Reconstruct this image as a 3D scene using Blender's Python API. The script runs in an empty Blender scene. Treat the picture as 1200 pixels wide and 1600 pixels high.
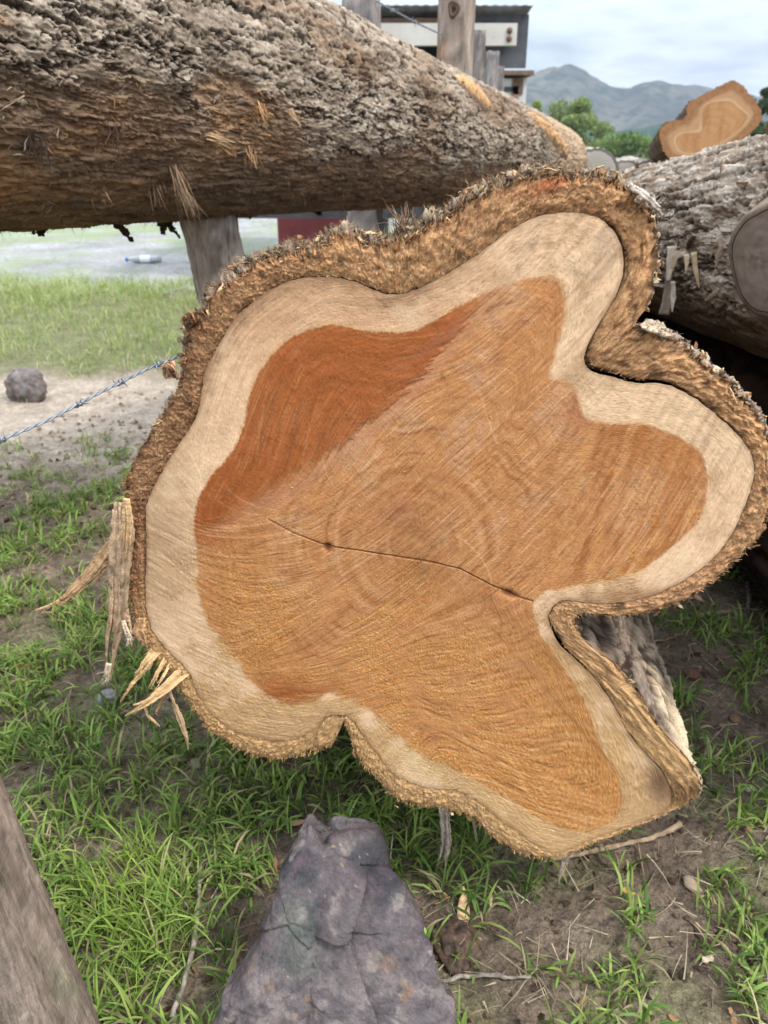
import bpy, math, random
import numpy as np
from mathutils import Vector, noise as mnoise

# ------------------------------------------------------------------ camera, world, sun, exposure
SC = bpy.context.scene
COL = SC.collection
CAM_H = 1.10
PITCH = math.radians(25.4)
FPX = 1202.0
cam_d = bpy.data.cameras.new("camera")
cam = bpy.data.objects.new("camera", cam_d); COL.objects.link(cam)
cam.location = (0, 0, CAM_H)
cam.rotation_euler = (math.pi / 2 - PITCH, 0, 0)
cam_d.sensor_fit = 'VERTICAL'; cam_d.sensor_height = 34.6; cam_d.sensor_width = 25.95
cam_d.lens = 26.0
cam_d.clip_start = 0.02; cam_d.clip_end = 12000
cam_d.dof.use_dof = True; cam_d.dof.focus_distance = 0.95; cam_d.dof.aperture_fstop = 7.5
SC.camera = cam
SC.view_settings.view_transform = 'Standard'
SC.view_settings.look = 'None'
SC.view_settings.exposure = 0.42
SC.view_settings.gamma = 1.0
SUN_DIR = Vector((0.50, -0.28, 0.82)).normalized()
sun_d = bpy.data.lights.new("sun", 'SUN'); sun_d.energy = 2.2; sun_d.angle = math.radians(8); sun_d.color = (1.0, 0.95, 0.87)
sun = bpy.data.objects.new("sun", sun_d); COL.objects.link(sun)
sun.rotation_euler = SUN_DIR.to_track_quat('Z', 'Y').to_euler()
sun.location = (3, -2, 6)

def build_world():
    w = bpy.data.worlds.new("World"); SC.world = w; w.use_nodes = True
    nt = w.node_tree; nt.nodes.clear(); N = nt.nodes.new; L = nt.links.new
    out = N('ShaderNodeOutputWorld'); bg = N('ShaderNodeBackground'); bg.inputs['Strength'].default_value = 0.10
    sky = N('ShaderNodeTexSky'); sky.sky_type = 'NISHITA'; sky.sun_disc = False
    sky.sun_elevation = math.asin(SUN_DIR.z); sky.sun_rotation = math.atan2(SUN_DIR.x, SUN_DIR.y)
    sky.air_density = 1.0; sky.dust_density = 1.5
    tc = N('ShaderNodeTexCoord'); sep = N('ShaderNodeSeparateXYZ'); L(tc.outputs['Generated'], sep.inputs[0])
    # clouds live on a layer: direction divided by height
    h = N('ShaderNodeMath'); h.operation = 'MAXIMUM'; L(sep.outputs['Z'], h.inputs[0]); h.inputs[1].default_value = 0.0
    h2 = N('ShaderNodeMath'); h2.operation = 'ADD'; L(h.outputs[0], h2.inputs[0]); h2.inputs[1].default_value = 0.16
    dv = N('ShaderNodeVectorMath'); dv.operation = 'DIVIDE'; L(tc.outputs['Generated'], dv.inputs[0])
    cb = N('ShaderNodeCombineXYZ')
    for i in range(3): L(h2.outputs[0], cb.inputs[i])
    L(cb.outputs[0], dv.inputs[1])
    mp = N('ShaderNodeMapping'); L(dv.outputs[0], mp.inputs['Vector']); mp.inputs['Location'].default_value = (2.1, 0.62, 0.0)
    n1 = N('ShaderNodeTexNoise'); n1.inputs['Scale'].default_value = 1.15; n1.inputs['Detail'].default_value = 7; n1.inputs['Roughness'].default_value = 0.52
    L(mp.outputs[0], n1.inputs['Vector'])
    cov = N('ShaderNodeValToRGB'); cov.color_ramp.elements[0].position = 0.34; cov.color_ramp.elements[1].position = 0.52
    cov.color_ramp.elements[0].color = (0.15, 0.15, 0.15, 1); cov.color_ramp.elements[1].color = (1, 1, 1, 1)
    L(n1.outputs['Fac'], cov.inputs[0])
    tone = N('ShaderNodeValToRGB')
    e = tone.color_ramp.elements
    e[0].position = 0.40; e[0].color = (8.6, 9.2, 9.8, 1)
    e[1].position = 0.68; e[1].color = (5.2, 5.7, 7.2, 1)
    m = e.new(0.53); m.color = (8.0, 8.6, 9.3, 1)
    L(n1.outputs['Fac'], tone.inputs[0])
    # overcast: brighter towards the zenith
    zr = N('ShaderNodeMapRange'); L(sep.outputs['Z'], zr.inputs[0]); zr.inputs[1].default_value = 0.10; zr.inputs[2].default_value = 0.8
    zr.inputs[3].default_value = 0.92; zr.inputs[4].default_value = 2.9
    sc = N('ShaderNodeVectorMath'); sc.operation = 'SCALE'; L(tone.outputs[0], sc.inputs[0]); L(zr.outputs[0], sc.inputs['Scale'])
    mx = N('ShaderNodeMix'); mx.data_type = 'RGBA'
    L(cov.outputs[0], mx.inputs['Factor']); L(sky.outputs[0], mx.inputs['A']); L(sc.outputs[0], mx.inputs['B'])
    L(mx.outputs['Result'], bg.inputs['Color']); L(bg.outputs[0], out.inputs['Surface'])
build_world()

# ------------------------------------------------------------------ maths helpers
CP, SP = math.cos(PITCH), math.sin(PITCH)
def ray(x, y):
    u = (np.asarray(x, float) - 600) / FPX; v = (800 - np.asarray(y, float)) / FPX
    return np.stack([u, CP + v * SP, v * CP - SP], -1)
def at(x, y, Y):                                   # a photo pixel at ground distance Y -> point in metres
    d = ray(x, y); return np.array([0, 0, CAM_H]) + d * (Y / d[..., 1:2] if d.ndim > 1 else Y / d[1])
def on_ground(x, y):
    d = ray(x, y); return np.array([0, 0, CAM_H]) + d * (-CAM_H / d[2])
def sstep(a, b, x):
    t = np.clip((x - a) / (b - a), 0, 1); return t * t * (3 - 2 * t)
def lerp(a, b, t): return a + (b - a) * t
_rng = np.random.default_rng(7)
_P = np.concatenate([_rng.permutation(4096)] * 2).astype(np.int32)
_G = _rng.normal(size=(4096, 3)); _G /= np.linalg.norm(_G, axis=1)[:, None]
def _hash(i, j, k):
    return _P[(_P[(_P[i & 4095] + j) & 4095] + k) & 4095]
def pnoise(p):
    p = np.asarray(p, float); i = np.floor(p).astype(np.int64); f = p - i
    u = f * f * f * (f * (f * 6 - 15) + 10); r = 0
    for a in (0, 1):
        for b in (0, 1):
            for c in (0, 1):
                g = _G[_hash(i[..., 0] + a, i[..., 1] + b, i[..., 2] + c)]
                d = g[..., 0] * (f[..., 0] - a) + g[..., 1] * (f[..., 1] - b) + g[..., 2] * (f[..., 2] - c)
                w = (u[..., 0] if a else 1 - u[..., 0]) * (u[..., 1] if b else 1 - u[..., 1]) * (u[..., 2] if c else 1 - u[..., 2])
                r = r + d * w
    return r * 1.6
def fbm(p, o=4, g=0.5, ridged=False):
    p = np.asarray(p, float); s = 0; a = 1; t = 0
    for k in range(o):
        n = pnoise(p * 2 ** k + 17.3 * k)
        s = s + a * ((1 - 2 * np.abs(n)) if ridged else n); t += a; a *= g
    return s / t
def worley(p):
    """F1, F2, cell hash 0..1 and vector to the nearest feature point"""
    p = np.asarray(p, float); i = np.floor(p).astype(np.int64)
    sh = p.shape[:-1]; F1 = np.full(sh, 9.); F2 = np.full(sh, 9.); H = np.zeros(sh); V = np.zeros(p.shape)
    for a in (-1, 0, 1):
        for b in (-1, 0, 1):
            for c in (-1, 0, 1):
                h = _hash(i[..., 0] + a, i[..., 1] + b, i[..., 2] + c)
                fp = np.stack([i[..., 0] + a, i[..., 1] + b, i[..., 2] + c], -1) + 0.5 + 0.45 * _G[h] * 1.2
                v = p - fp; d = np.sqrt((v * v).sum(-1))
                n1 = d < F1
                F2 = np.where(n1, F1, np.minimum(F2, d))
                F1 = np.where(n1, d, F1); H = np.where(n1, h / 4096., H); V = np.where(n1[..., None], v, V)
    return F1, F2, H, V
def lin(r, g, b):
    c = np.array([r, g, b], float) / 255.0
    return np.where(c <= 0.04045, c / 12.92, ((c + 0.055) / 1.055) ** 2.4)
def smooth_poly(pts, n=2, closed=True):
    p = np.array(pts, float)
    for _ in range(n):
        if closed:
            q = np.roll(p, -1, 0); p = np.stack([p * .75 + q * .25, p * .25 + q * .75], 1).reshape(-1, 2)
        else:
            a, b = p[:-1], p[1:]; m = np.stack([a * .75 + b * .25, a * .25 + b * .75], 1).reshape(-1, p.shape[1])
            p = np.concatenate([p[:1], m, p[-1:]])
    return p
def resample(pts, n):
    p = np.array(pts, float); d = np.r_[0, np.cumsum(np.linalg.norm(np.diff(p, axis=0), axis=1))]
    t = np.linspace(0, d[-1], n); return np.stack([np.interp(t, d, p[:, k]) for k in range(p.shape[1])], -1)
def dist_poly(X, Y, poly, closed=True):
    P = np.array(poly, float); A = P if closed else P[:-1]; B = np.roll(P, -1, 0) if closed else P[1:]
    best = np.full(X.shape, 1e9)
    for (ax, ay), (bx, by) in zip(A, B):
        dx, dy = bx - ax, by - ay; l2 = dx * dx + dy * dy + 1e-12
        t = np.clip(((X - ax) * dx + (Y - ay) * dy) / l2, 0, 1)
        best = np.minimum(best, (X - ax - t * dx) ** 2 + (Y - ay - t * dy) ** 2)
    return np.sqrt(best)

def bark_plates(loc, sa, st, amp, seedo=0., warp=.02, fiss=1.):
    """flaky bark: plates drawn out along the trunk, torn edges, dark fissures. loc = (along, across, across)"""
    jag = lambda f, o: np.stack([1.8 * fbm(loc * f + seedo + o, 3, .65), fbm(loc * f * 1.3 + 7 + seedo + o, 3, .65), fbm(loc * f * 1.3 + 13 + seedo + o, 3, .65)], -1)
    wv = loc + warp * .35 * jag(55., 0.) + warp * .4 * jag(9., 40.)
    F1, F2, Hh, Vv = worley(wv * np.array([sa * 2.3, st * 2.3, st * 2.3])); G1, G2, Hb, Wv = worley(wv * np.array([sa, st, st]) + 5)
    fine = fbm(loc * np.array([sa * 3.2, st * 4.5, st * 4.5]) + seedo, 4, .72)
    rid = fbm(wv * np.array([sa * .55, st * 1.0, st * 1.0]) + 21, 4, .6, True)
    def ramp_(V, H): a = 6.283 * ((H * 37.) % 1); return np.clip((V[..., 0] * np.cos(a) + (V[..., 1] + V[..., 2]) * .75 * np.sin(a)) * 1.5, -1, 1)
    tilt, tilt2 = ramp_(Vv, Hh), ramp_(Wv, Hb)
    crk = sstep(.60, .70, rid) * fiss; e1 = sstep(.06, .0, F2 - F1) * (Hh > .5); e2 = sstep(.05, .0, G2 - G1) * (Hb > .3)
    h = .42 * tilt + .2 * Hh + .75 * tilt2 + .45 * Hb + .62 * fine - 1.15 * crk - .25 * e1 - .6 * e2
    return amp * h, crk, np.clip(.5 * e1 + e2, 0, 1), Hh, Hb, fine, tilt

# ------------------------------------------------------------------ object helpers
def thing(name, label, cat, loc=(0, 0, 0), group=None, kind=None):
    o = bpy.data.objects.new(name, None); COL.objects.link(o); o.location = loc
    o.empty_display_size = 0.1
    o['label'] = label; o['category'] = cat
    if group: o['group'] = group
    if kind: o['kind'] = kind
    return o
def tag(o, label=None, cat=None, group=None, kind=None):
    if label: o['label'] = label
    if cat: o['category'] = cat
    if group: o['group'] = group
    if kind: o['kind'] = kind
    return o
def mesh(name, V, F, mat, parent=None, col=None, smooth=True, attrs=None, origin=None):
    """V world-space vertices, F an (n,4)/(n,3) array or a list of them"""
    V = np.asarray(V, float).reshape(-1, 3)
    if parent is not None: org = np.array(wloc(parent))
    elif origin is not None: org = np.array(origin, float)
    else: org = np.zeros(3)
    Fs = F if isinstance(F, list) else [F]
    Fs = [np.asarray(f, np.int32) for f in Fs if len(f)]
    me = bpy.data.meshes.new(name)
    me.vertices.add(len(V)); me.vertices.foreach_set('co', (V - org).astype(np.float32).ravel())
    nl = sum(f.size for f in Fs); nf = sum(len(f) for f in Fs)
    me.loops.add(nl); me.loops.foreach_set('vertex_index', np.concatenate([f.ravel() for f in Fs]))
    me.polygons.add(nf)
    st = []; k = 0
    for f in Fs:
        st.append(k + np.arange(len(f)) * f.shape[1]); k += f.size
    me.polygons.foreach_set('loop_start', np.concatenate(st).astype(np.int32))
    me.update(calc_edges=True)
    me.polygons.foreach_set('use_smooth', np.full(nf, smooth))
    if col is not None:
        c = np.ones((len(V), 4), np.float32); c[:, :3] = np.asarray(col).reshape(-1, 3) if np.ndim(col) > 1 else col
        a = me.attributes.new('tint', 'FLOAT_COLOR', 'POINT'); a.data.foreach_set('color', c.ravel())
    for k, v in (attrs or {}).items():
        a = me.attributes.new(k, 'FLOAT', 'POINT'); a.data.foreach_set('value', np.asarray(v, np.float32).ravel())
    me.validate()
    me.materials.append(mat)
    o = bpy.data.objects.new(name, me); COL.objects.link(o)
    if parent is not None: o.parent = parent
    else: o.location = org
    return o
def wloc(o):
    p = Vector(o.location)
    while o.parent: o = o.parent; p = p + Vector(o.location)
    return p
def grid_faces(nu, nv, wrap_v=False, base=0):
    i = np.arange(nu - 1)[:, None]; j = np.arange(nv if wrap_v else nv - 1)[None, :]
    j2 = (j + 1) % nv
    return (np.stack([i * nv + j, i * nv + j2, (i + 1) * nv + j2, (i + 1) * nv + j], -1) + base).reshape(-1, 4)
class Acc:                                          # gathers pieces of ONE part
    def __init__(s): s.V = []; s.Q = []; s.T = []; s.C = []; s.n = 0
    def add(s, V, Q=None, T=None, col=(1, 1, 1)):
        V = np.asarray(V, float).reshape(-1, 3)
        if Q is not None and len(Q): s.Q.append(np.asarray(Q) + s.n)
        if T is not None and len(T): s.T.append(np.asarray(T) + s.n)
        c = np.broadcast_to(np.asarray(col, float), (len(V), 3)); s.C.append(c)
        s.V.append(V); s.n += len(V)
    def build(s, name, mat, parent=None, smooth=True, origin=None):
        F = []
        if s.Q: F.append(np.concatenate(s.Q))
        if s.T: F.append(np.concatenate(s.T))
        return mesh(name, np.concatenate(s.V), F, mat, parent, np.concatenate(s.C), smooth, origin=origin)
def frames(P):
    P = np.asarray(P, float); T = np.gradient(P, axis=0); T /= np.linalg.norm(T, axis=1)[:, None]
    ref = np.array([0, 0, 1.]) if abs(T[0, 2]) < .9 else np.array([1., 0, 0])
    A = np.cross(T, ref); A /= np.linalg.norm(A, axis=1)[:, None]
    return T, A, np.cross(A, T)
def tube(P, r, n=8, caps=True):
    P = np.asarray(P, float); r = np.broadcast_to(np.asarray(r, float), (len(P),))
    T, A, B = frames(P); ph = np.linspace(0, 2 * np.pi, n, endpoint=False)
    V = P[:, None] + r[:, None, None] * (np.cos(ph)[None, :, None] * A[:, None] + np.sin(ph)[None, :, None] * B[:, None])
    V = V.reshape(-1, 3); Q = grid_faces(len(P), n, True); Tt = []
    if caps:
        b = len(V); V = np.concatenate([V, P[:1], P[-1:]])
        for k in range(n):
            Tt.append([b, (k + 1) % n, k]); Tt.append([b + 1, b - n + k, b - n + (k + 1) % n])
    return V, Q, np.array(Tt) if Tt else None
def box(c, s, R=None):
    c = np.asarray(c, float); s = np.asarray(s, float) / 2
    v = np.array([[x, y, z] for x in (-1, 1) for y in (-1, 1) for z in (-1, 1)], float) * s
    if R is not None: v = v @ np.asarray(R).T
    return v + c, np.array([[0, 1, 3, 2], [4, 6, 7, 5], [0, 4, 5, 1], [2, 3, 7, 6], [0, 2, 6, 4], [1, 5, 7, 3]])
def ribbon(P, W, thick, face_dir, rough=0.0, seed=0, n_across=4, curl=0.0):
    """a torn strip with thickness: centre line P, half widths W, broad side turned to face_dir"""
    P = np.asarray(P, float); W = np.asarray(W, float); r = np.random.default_rng(seed)
    T = np.gradient(P, axis=0); T /= np.linalg.norm(T, axis=1)[:, None]
    fd = np.asarray(face_dir, float); S = np.cross(T, fd); S /= np.linalg.norm(S, axis=1)[:, None]; N = np.cross(S, T)
    u = np.linspace(-1, 1, n_across); n = len(P)
    nz = lambda: np.convolve(r.normal(size=n + 4), [.2, .6, 1, .6, .2], 'valid') / 1.25 * .6 + .5 * r.normal(size=n)
    wl = W * (1 + rough * nz()); wr = W * (1 + rough * nz())
    w = np.where(u[None] < 0, wl[:, None], wr[:, None]) * u[None]
    up = curl * (u[None] ** 2) * W[:, None] + rough * thick * (.5 * r.normal(size=(n, n_across)) + 1.0 * r.normal(size=(1, n_across)))
    top = P[:, None] + w[..., None] * S[:, None] + up[..., None] * N[:, None]
    bot = top - thick * N[:, None]
    V = np.concatenate([top.reshape(-1, 3), bot.reshape(-1, 3)]); m = n * n_across
    Q = [grid_faces(n, n_across), grid_faces(n, n_across)[:, ::-1] + m]
    rim = [k for k in range(n_across)] + [i * n_across + n_across - 1 for i in range(1, n)] + [(n - 1) * n_across + k for k in range(n_across - 2, -1, -1)] + [i * n_across for i in range(n - 2, 0, -1)]
    a = np.array(rim); b = np.roll(a, -1); Q.append(np.stack([a, a + m, b + m, b], -1))
    return V, np.concatenate(Q)
def flake(c, nrm, along, L, W, th, r, curl=.25):
    """one loose bark plate: bent, ragged, with thickness"""
    nrm = nrm / np.linalg.norm(nrm); al = along - nrm * (along @ nrm); al /= np.linalg.norm(al); sd = np.cross(nrm, al)
    n, m = 5, 4; s = np.linspace(-1, 1, n); u = np.linspace(-1, 1, m)
    env = np.sqrt(np.clip(1.08 - np.abs(s) ** 2.5, .05, 1)) * (1 + .25 * r.normal(size=n))
    w = u[None] * W * env[:, None]; l = s[:, None] * L * (1 + .12 * r.normal(size=(n, m)))
    z = curl * L * (s[:, None] ** 2) * r.uniform(-.6, 1) + curl * W * u[None] ** 2 * r.uniform(-1, 1) + th * .6 * r.normal(size=(n, m))
    top = c + l[..., None] * al + w[..., None] * sd + z[..., None] * nrm; bot = top - th * nrm
    V = np.concatenate([top.reshape(-1, 3), bot.reshape(-1, 3)]); M = n * m
    Q = [grid_faces(n, m), grid_faces(n, m)[:, ::-1] + M]
    rim = list(range(m)) + [i * m + m - 1 for i in range(1, n)] + [(n - 1) * m + k for k in range(m - 2, -1, -1)] + [i * m for i in range(n - 2, 0, -1)]
    a = np.array(rim); b = np.roll(a, -1); Q.append(np.stack([a, a + M, b + M, b], -1))
    return V, np.concatenate(Q)
def hairs(B, D, L, W, col, r, bend=.4, segs=2):
    """thin tapered fibres: roots B, directions D, lengths L, widths W (all arrays)"""
    n = len(B); D = D / np.linalg.norm(D, axis=1)[:, None]
    S = np.cross(D, r.normal(size=(n, 3))); S /= np.linalg.norm(S, axis=1)[:, None]; U = np.cross(S, D)
    bd = (r.normal(size=n) * bend)[:, None]; V = []
    for k in range(segs + 1):
        t = k / segs; c = B + D * (L[:, None] * t) + U * (L[:, None] * bd * t * t); w = (W * (1 - .85 * t))[:, None] * .5
        V += [c - S * w, c + S * w]
    V = np.stack(V, 1); K = 2 * (segs + 1)
    q = np.array([[2 * k, 2 * k + 1, 2 * k + 3, 2 * k + 2] for k in range(segs)])
    Q = (np.arange(n)[:, None, None] * K + q[None]).reshape(-1, 4)
    C = np.repeat(np.broadcast_to(col, (n, 3)), K, 0)
    return V.reshape(-1, 3), Q, C

# ------------------------------------------------------------------ materials
class NT:
    def __init__(s, name):
        s.m = bpy.data.materials.new(name); s.m.use_nodes = True; s.t = s.m.node_tree; s.t.nodes.clear()
        s.o = s.n('ShaderNodeOutputMaterial'); s.b = s.n('ShaderNodeBsdfPrincipled'); s.l(s.b.outputs[0], s.o.inputs['Surface'])
        s.b.inputs['Roughness'].default_value = .85; s.b.inputs['Specular IOR Level'].default_value = .25
    def n(s, k): return s.t.nodes.new(k)
    def l(s, a, b): s.t.links.new(a, b)
    def setv(s, i, v):
        if hasattr(v, 'is_output'): s.l(v, i)
        elif isinstance(v, (tuple, list, np.ndarray)) and i.type == 'RGBA': i.default_value = tuple(v)[:3] + (1,)
        else: i.default_value = v
    def coord(s, kind='Object', scale=(1, 1, 1), rot=(0, 0, 0)):
        c = s.n('ShaderNodeTexCoord'); m = s.n('ShaderNodeMapping'); s.l(c.outputs[kind], m.inputs['Vector'])
        m.inputs['Scale'].default_value = scale; m.inputs['Rotation'].default_value = rot; return m.outputs[0]
    def noise(s, vec, sc, det=4, ro=.55, dist=0.):
        n = s.n('ShaderNodeTexNoise'); s.l(vec, n.inputs['Vector']); n.inputs['Scale'].default_value = sc
        n.inputs['Detail'].default_value = det; n.inputs['Roughness'].default_value = ro; n.inputs['Distortion'].default_value = dist
        return n.outputs['Fac']
    def vor(s, vec, sc, feat='F1', out='Distance'):
        n = s.n('ShaderNodeTexVoronoi'); n.feature = feat; s.l(vec, n.inputs['Vector']); n.inputs['Scale'].default_value = sc; return n.outputs[out]
    def ramp(s, f, *st):
        r = s.n('ShaderNodeValToRGB'); e = r.color_ramp.elements; s.l(f, r.inputs[0])
        e[0].position = st[0][0]; e[1].position = st[-1][0]
        for p, c in st[1:-1]: e.new(p)
        for k, (p, c) in enumerate(st):
            e[k].position = p; e[k].color = (tuple(c) + (1,))[:4] if np.ndim(c) else (c, c, c, 1)
        return r.outputs[0]
    def mix(s, f, a, b, mode='MIX'):
        m = s.n('ShaderNodeMix'); m.data_type = 'RGBA'; m.blend_type = mode
        s.setv(m.inputs['Factor'], f); s.setv(m.inputs['A'], a); s.setv(m.inputs['B'], b); return m.outputs['Result']
    def math(s, op, a, b=0.0):
        m = s.n('ShaderNodeMath'); m.operation = op; s.setv(m.inputs[0], a); s.setv(m.inputs[1], b); return m.outputs[0]
    def attr(s, name, out='Color'):
        a = s.n('ShaderNodeAttribute'); a.attribute_name = name; return a.outputs[out]
    def bump(s, h, strength=.5, dist=.01):
        b = s.n('ShaderNodeBump'); b.inputs['Strength'].default_value = strength; b.inputs['Distance'].default_value = dist
        s.l(h, b.inputs['Height']); s.l(b.outputs[0], s.b.inputs['Normal'])
    def col(s, c): s.setv(s.b.inputs['Base Color'], c)
def m_tint(name, fine=900, amp=.35, bump=.4, bd=.002, rough=.85, spec=.2, stretch=(1, 1, 1), mid=60, midamp=.2):
    t = NT(name); v = t.coord('Object', stretch)
    f = t.noise(v, fine, 3, .6); g = t.noise(v, mid, 4, .6)
    c = t.mix(1.0, t.attr('tint'), t.ramp(f, (.25, 1 - amp), (.75, 1 + amp)), 'MULTIPLY')
    c = t.mix(1.0, c, t.ramp(g, (.3, 1 - midamp), (.7, 1 + midamp)), 'MULTIPLY')
    t.col(c); t.b.inputs['Roughness'].default_value = rough; t.b.inputs['Specular IOR Level'].default_value = spec
    t.bump(t.math('ADD', f, g), bump, bd); return t.m
def m_plain(name, c1, c2, sc=20, rough=.8, bump=.3, bd=.005, stretch=(1, 1, 1), metal=0., spec=.3, stops=None, det=6):
    t = NT(name); v = t.coord('Object', stretch); f = t.noise(v, sc, det, .62)
    t.col(t.ramp(f, *(stops or ((.32, c1), (.68, c2)))))
    t.b.inputs['Roughness'].default_value = rough; t.b.inputs['Metallic'].default_value = metal; t.b.inputs['Specular IOR Level'].default_value = spec
    t.bump(t.noise(v, sc * 4, 5, .65), bump, bd); return t.m
M_CUT = m_tint('sawn wood', 1300, .16, .25, .0008, .8, .2, mid=240, midamp=.06)
M_BARK = m_tint('bark', 420, .3, .6, .003, .9, .15, mid=70, midamp=.2)
M_FIBRE = m_tint('wood fibre', 500, .25, .2, .001, .85, .2)
M_ROCKC = m_tint('stone', 300, .22, .5, .002, .7, .3, mid=45, midamp=.2)
def m_leaf(name, trans=.35):
    t = NT(name); c = t.attr('tint'); t.col(c); t.b.inputs['Roughness'].default_value = .65; t.b.inputs['Specular IOR Level'].default_value = .18
    tr = t.n('ShaderNodeBsdfTranslucent'); t.l(t.mix(1.0, c, (1.1, 1.15, .6), 'MULTIPLY'), tr.inputs['Color'])
    mx = t.n('ShaderNodeMixShader'); mx.inputs[0].default_value = trans
    t.l(t.b.outputs[0], mx.inputs[1]); t.l(tr.outputs[0], mx.inputs[2]); t.l(mx.outputs[0], t.o.inputs['Surface']); return t.m
M_GRASS = m_leaf('grass blades'); M_LEAF = m_leaf('tree leaves', .3)

# ================================================================== the sawn log with the star-shaped cut
YAW = math.radians(6.9)
AX = np.array([math.sin(YAW), math.cos(YAW), 0.0])           # log axis, away from the camera
SIDE = np.array([math.cos(YAW), -math.sin(YAW), 0.0]); UPV = np.array([0, 0, 1.0])
FACE_P = np.array([0.0, 0.85, 0.0])
def facept(x, y):
    d = ray(x, y); k = ((FACE_P - np.array([0, 0, CAM_H])) @ AX) / (d @ AX)
    return np.array([0, 0, CAM_H]) + d * k[..., None]
BARK_PX = [(197,737),(217,700),(250,643),(273,603),(275,573),(278,530),(283,497),(310,487),(315,453),(337,437),(367,420),(397,393),(440,383),(483,370),(527,353),(543,352),(583,368),(610,370),(647,363),(663,340),(690,330),(717,312),(727,297),(780,280),(820,265),(860,258),(887,264),(927,267),(967,277),(1007,303),(1030,337),(1032,373),(1035,400),(1030,433),(1025,467),(1010,490),(985,515),(1013,500),(1053,517),(1090,550),(1120,573),(1163,610),(1190,637),(1207,680),(1214,740),(1210,790),(1200,830),(1188,845),(1167,867),(1133,900),(1097,928),(1057,948),(1030,957),(987,967),(947,967),(908,960),(898,975),(910,1000),(933,1020),(973,1047),(1000,1083),(1020,1123),(1050,1160),(1080,1190),(1097,1223),(1098,1247),(1083,1259),(1053,1271),(1010,1287),(980,1297),(920,1319),(870,1341),(845,1346),(815,1342),(785,1325),(765,1310),(745,1290),(715,1272),(675,1265),(630,1262),(610,1247),(600,1233),(567,1203),(550,1173),(543,1143),(534,1128),(525,1153),(520,1170),(503,1177),(497,1179),(450,1190),(403,1190),(363,1170),(327,1147),(293,1107),(277,1080),(255,1050),(230,1020),(213,987),(200,947),(196,900),(191,850),(188,800),(190,763)]
CAMB_PX = [(253,737),(283,690),(310,650),(317,607),(320,577),(347,533),(363,500),(397,470),(430,447),(470,433),(510,432),(550,437),(583,453),(617,462),(650,453),(700,427),(743,400),(783,370),(817,347),(850,335),(893,331),(933,338),(957,357),(970,380),(975,407),(972,437),(960,467),(940,497),(917,540),(910,567),(927,583),(957,588),(990,600),(1027,597),(1060,607),(1093,627),(1130,657),(1160,687),(1178,717),(1178,750),(1162,795),(1142,838),(1112,876),(1062,912),(1010,934),(950,944),(905,940),(880,936),(866,944),(856,960),(857,972),(872,1007),(900,1030),(933,1063),(960,1103),(977,1140),(1007,1177),(1033,1200),(1048,1233),(1048,1264),(1008,1281),(978,1292),(919,1314),(869,1336),(858,1334),(833,1317),(810,1297),(783,1283),(760,1260),(740,1247),(713,1233),(680,1233),(643,1223),(617,1210),(593,1183),(570,1150),(547,1120),(533,1116),(510,1117),(503,1130),(483,1147),(450,1157),(413,1157),(377,1147),(347,1130),(323,1107),(307,1080),(297,1050),(277,1030),(257,1010),(240,990),(230,960),(227,927),(228,893),(230,850),(228,810),(229,785)]
HEART_PX = [(333,740),(363,707),(380,673),(387,630),(400,590),(427,550),(460,523),(503,508),(527,508),(567,517),(613,520),(647,517),(680,500),(733,470),(783,445),(820,437),(853,430),(877,440),(885,467),(880,507),(870,547),(853,592),(883,596),(903,612),(910,655),(933,658),(957,663),(1000,663),(1033,670),(1067,687),(1093,702),(1105,730),(1106,780),(1088,820),(1055,850),(1020,880),(980,900),(925,910),(880,918),(850,925),(835,937),(831,953),(840,985),(863,1020),(880,1043),(900,1073),(917,1103),(927,1140),(940,1173),(963,1203),(972,1238),(968,1268),(950,1288),(920,1300),(880,1297),(835,1275),(790,1245),(740,1215),(693,1194),(667,1183),(640,1167),(610,1140),(587,1113),(553,1093),(527,1085),(513,1085),(483,1097),(450,1102),(423,1093),(397,1073),(377,1043),(357,1010),(330,983),(313,953),(308,917),(310,873),(303,833),(305,793),(317,763)]
CX, CY = 652.0, 850.0
NA = 1440
ANG = np.linspace(0, 2 * np.pi, NA, endpoint=False)
def radial(poly):
    p = smooth_poly(poly, 2) - [CX, CY]; A = p; B = np.roll(p, -1, 0); R = np.zeros(NA)
    for (ax, ay), (bx, by) in zip(A, B):
        ex, ey = bx - ax, by - ay; den = np.cos(ANG) * ey - np.sin(ANG) * ex
        den = np.where(np.abs(den) < 1e-9, 1e-9, den)
        k = (ax * ey - ay * ex) / den; u = (ax * np.sin(ANG) - ay * np.cos(ANG)) / den
        R = np.where((u >= -1e-6) & (u <= 1 + 1e-6) & (k > 0), np.maximum(R, k), R)
    return R
R_H, R_C, R_B = radial(HEART_PX), radial(CAMB_PX), radial(BARK_PX)
cyc = np.stack([np.cos(ANG), np.sin(ANG), 0 * ANG], -1)
def px_of(R, A=ANG): return CX + R * np.cos(A), CY + R * np.sin(A)
_bx, _by = px_of(R_B)
_j = np.stack([_bx / 9.0, _by / 9.0, 0 * _bx], -1)
topness = sstep(700, 480, _by) * sstep(1020, 900, _bx) + .6 * sstep(0, 1, (_bx > 990) & (_by < 660))
R_B = R_B + fbm(_j, 3, .6) * (3 + 7 * topness) + 2.2 * _rng.normal(size=NA) * (0.5 + topness)
R_C = np.minimum(R_C + 1.5 * pnoise(np.stack([_bx / 12, _by / 12, 0 * _bx + 3], -1)), R_B - 2.0)

R_R = R_B - (3 + 12 * topness) * np.clip(1 + .8 * fbm(_j * .7 + 40, 3), .25, 1.8)
R_R = np.maximum(R_R, R_C + 6)
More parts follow.
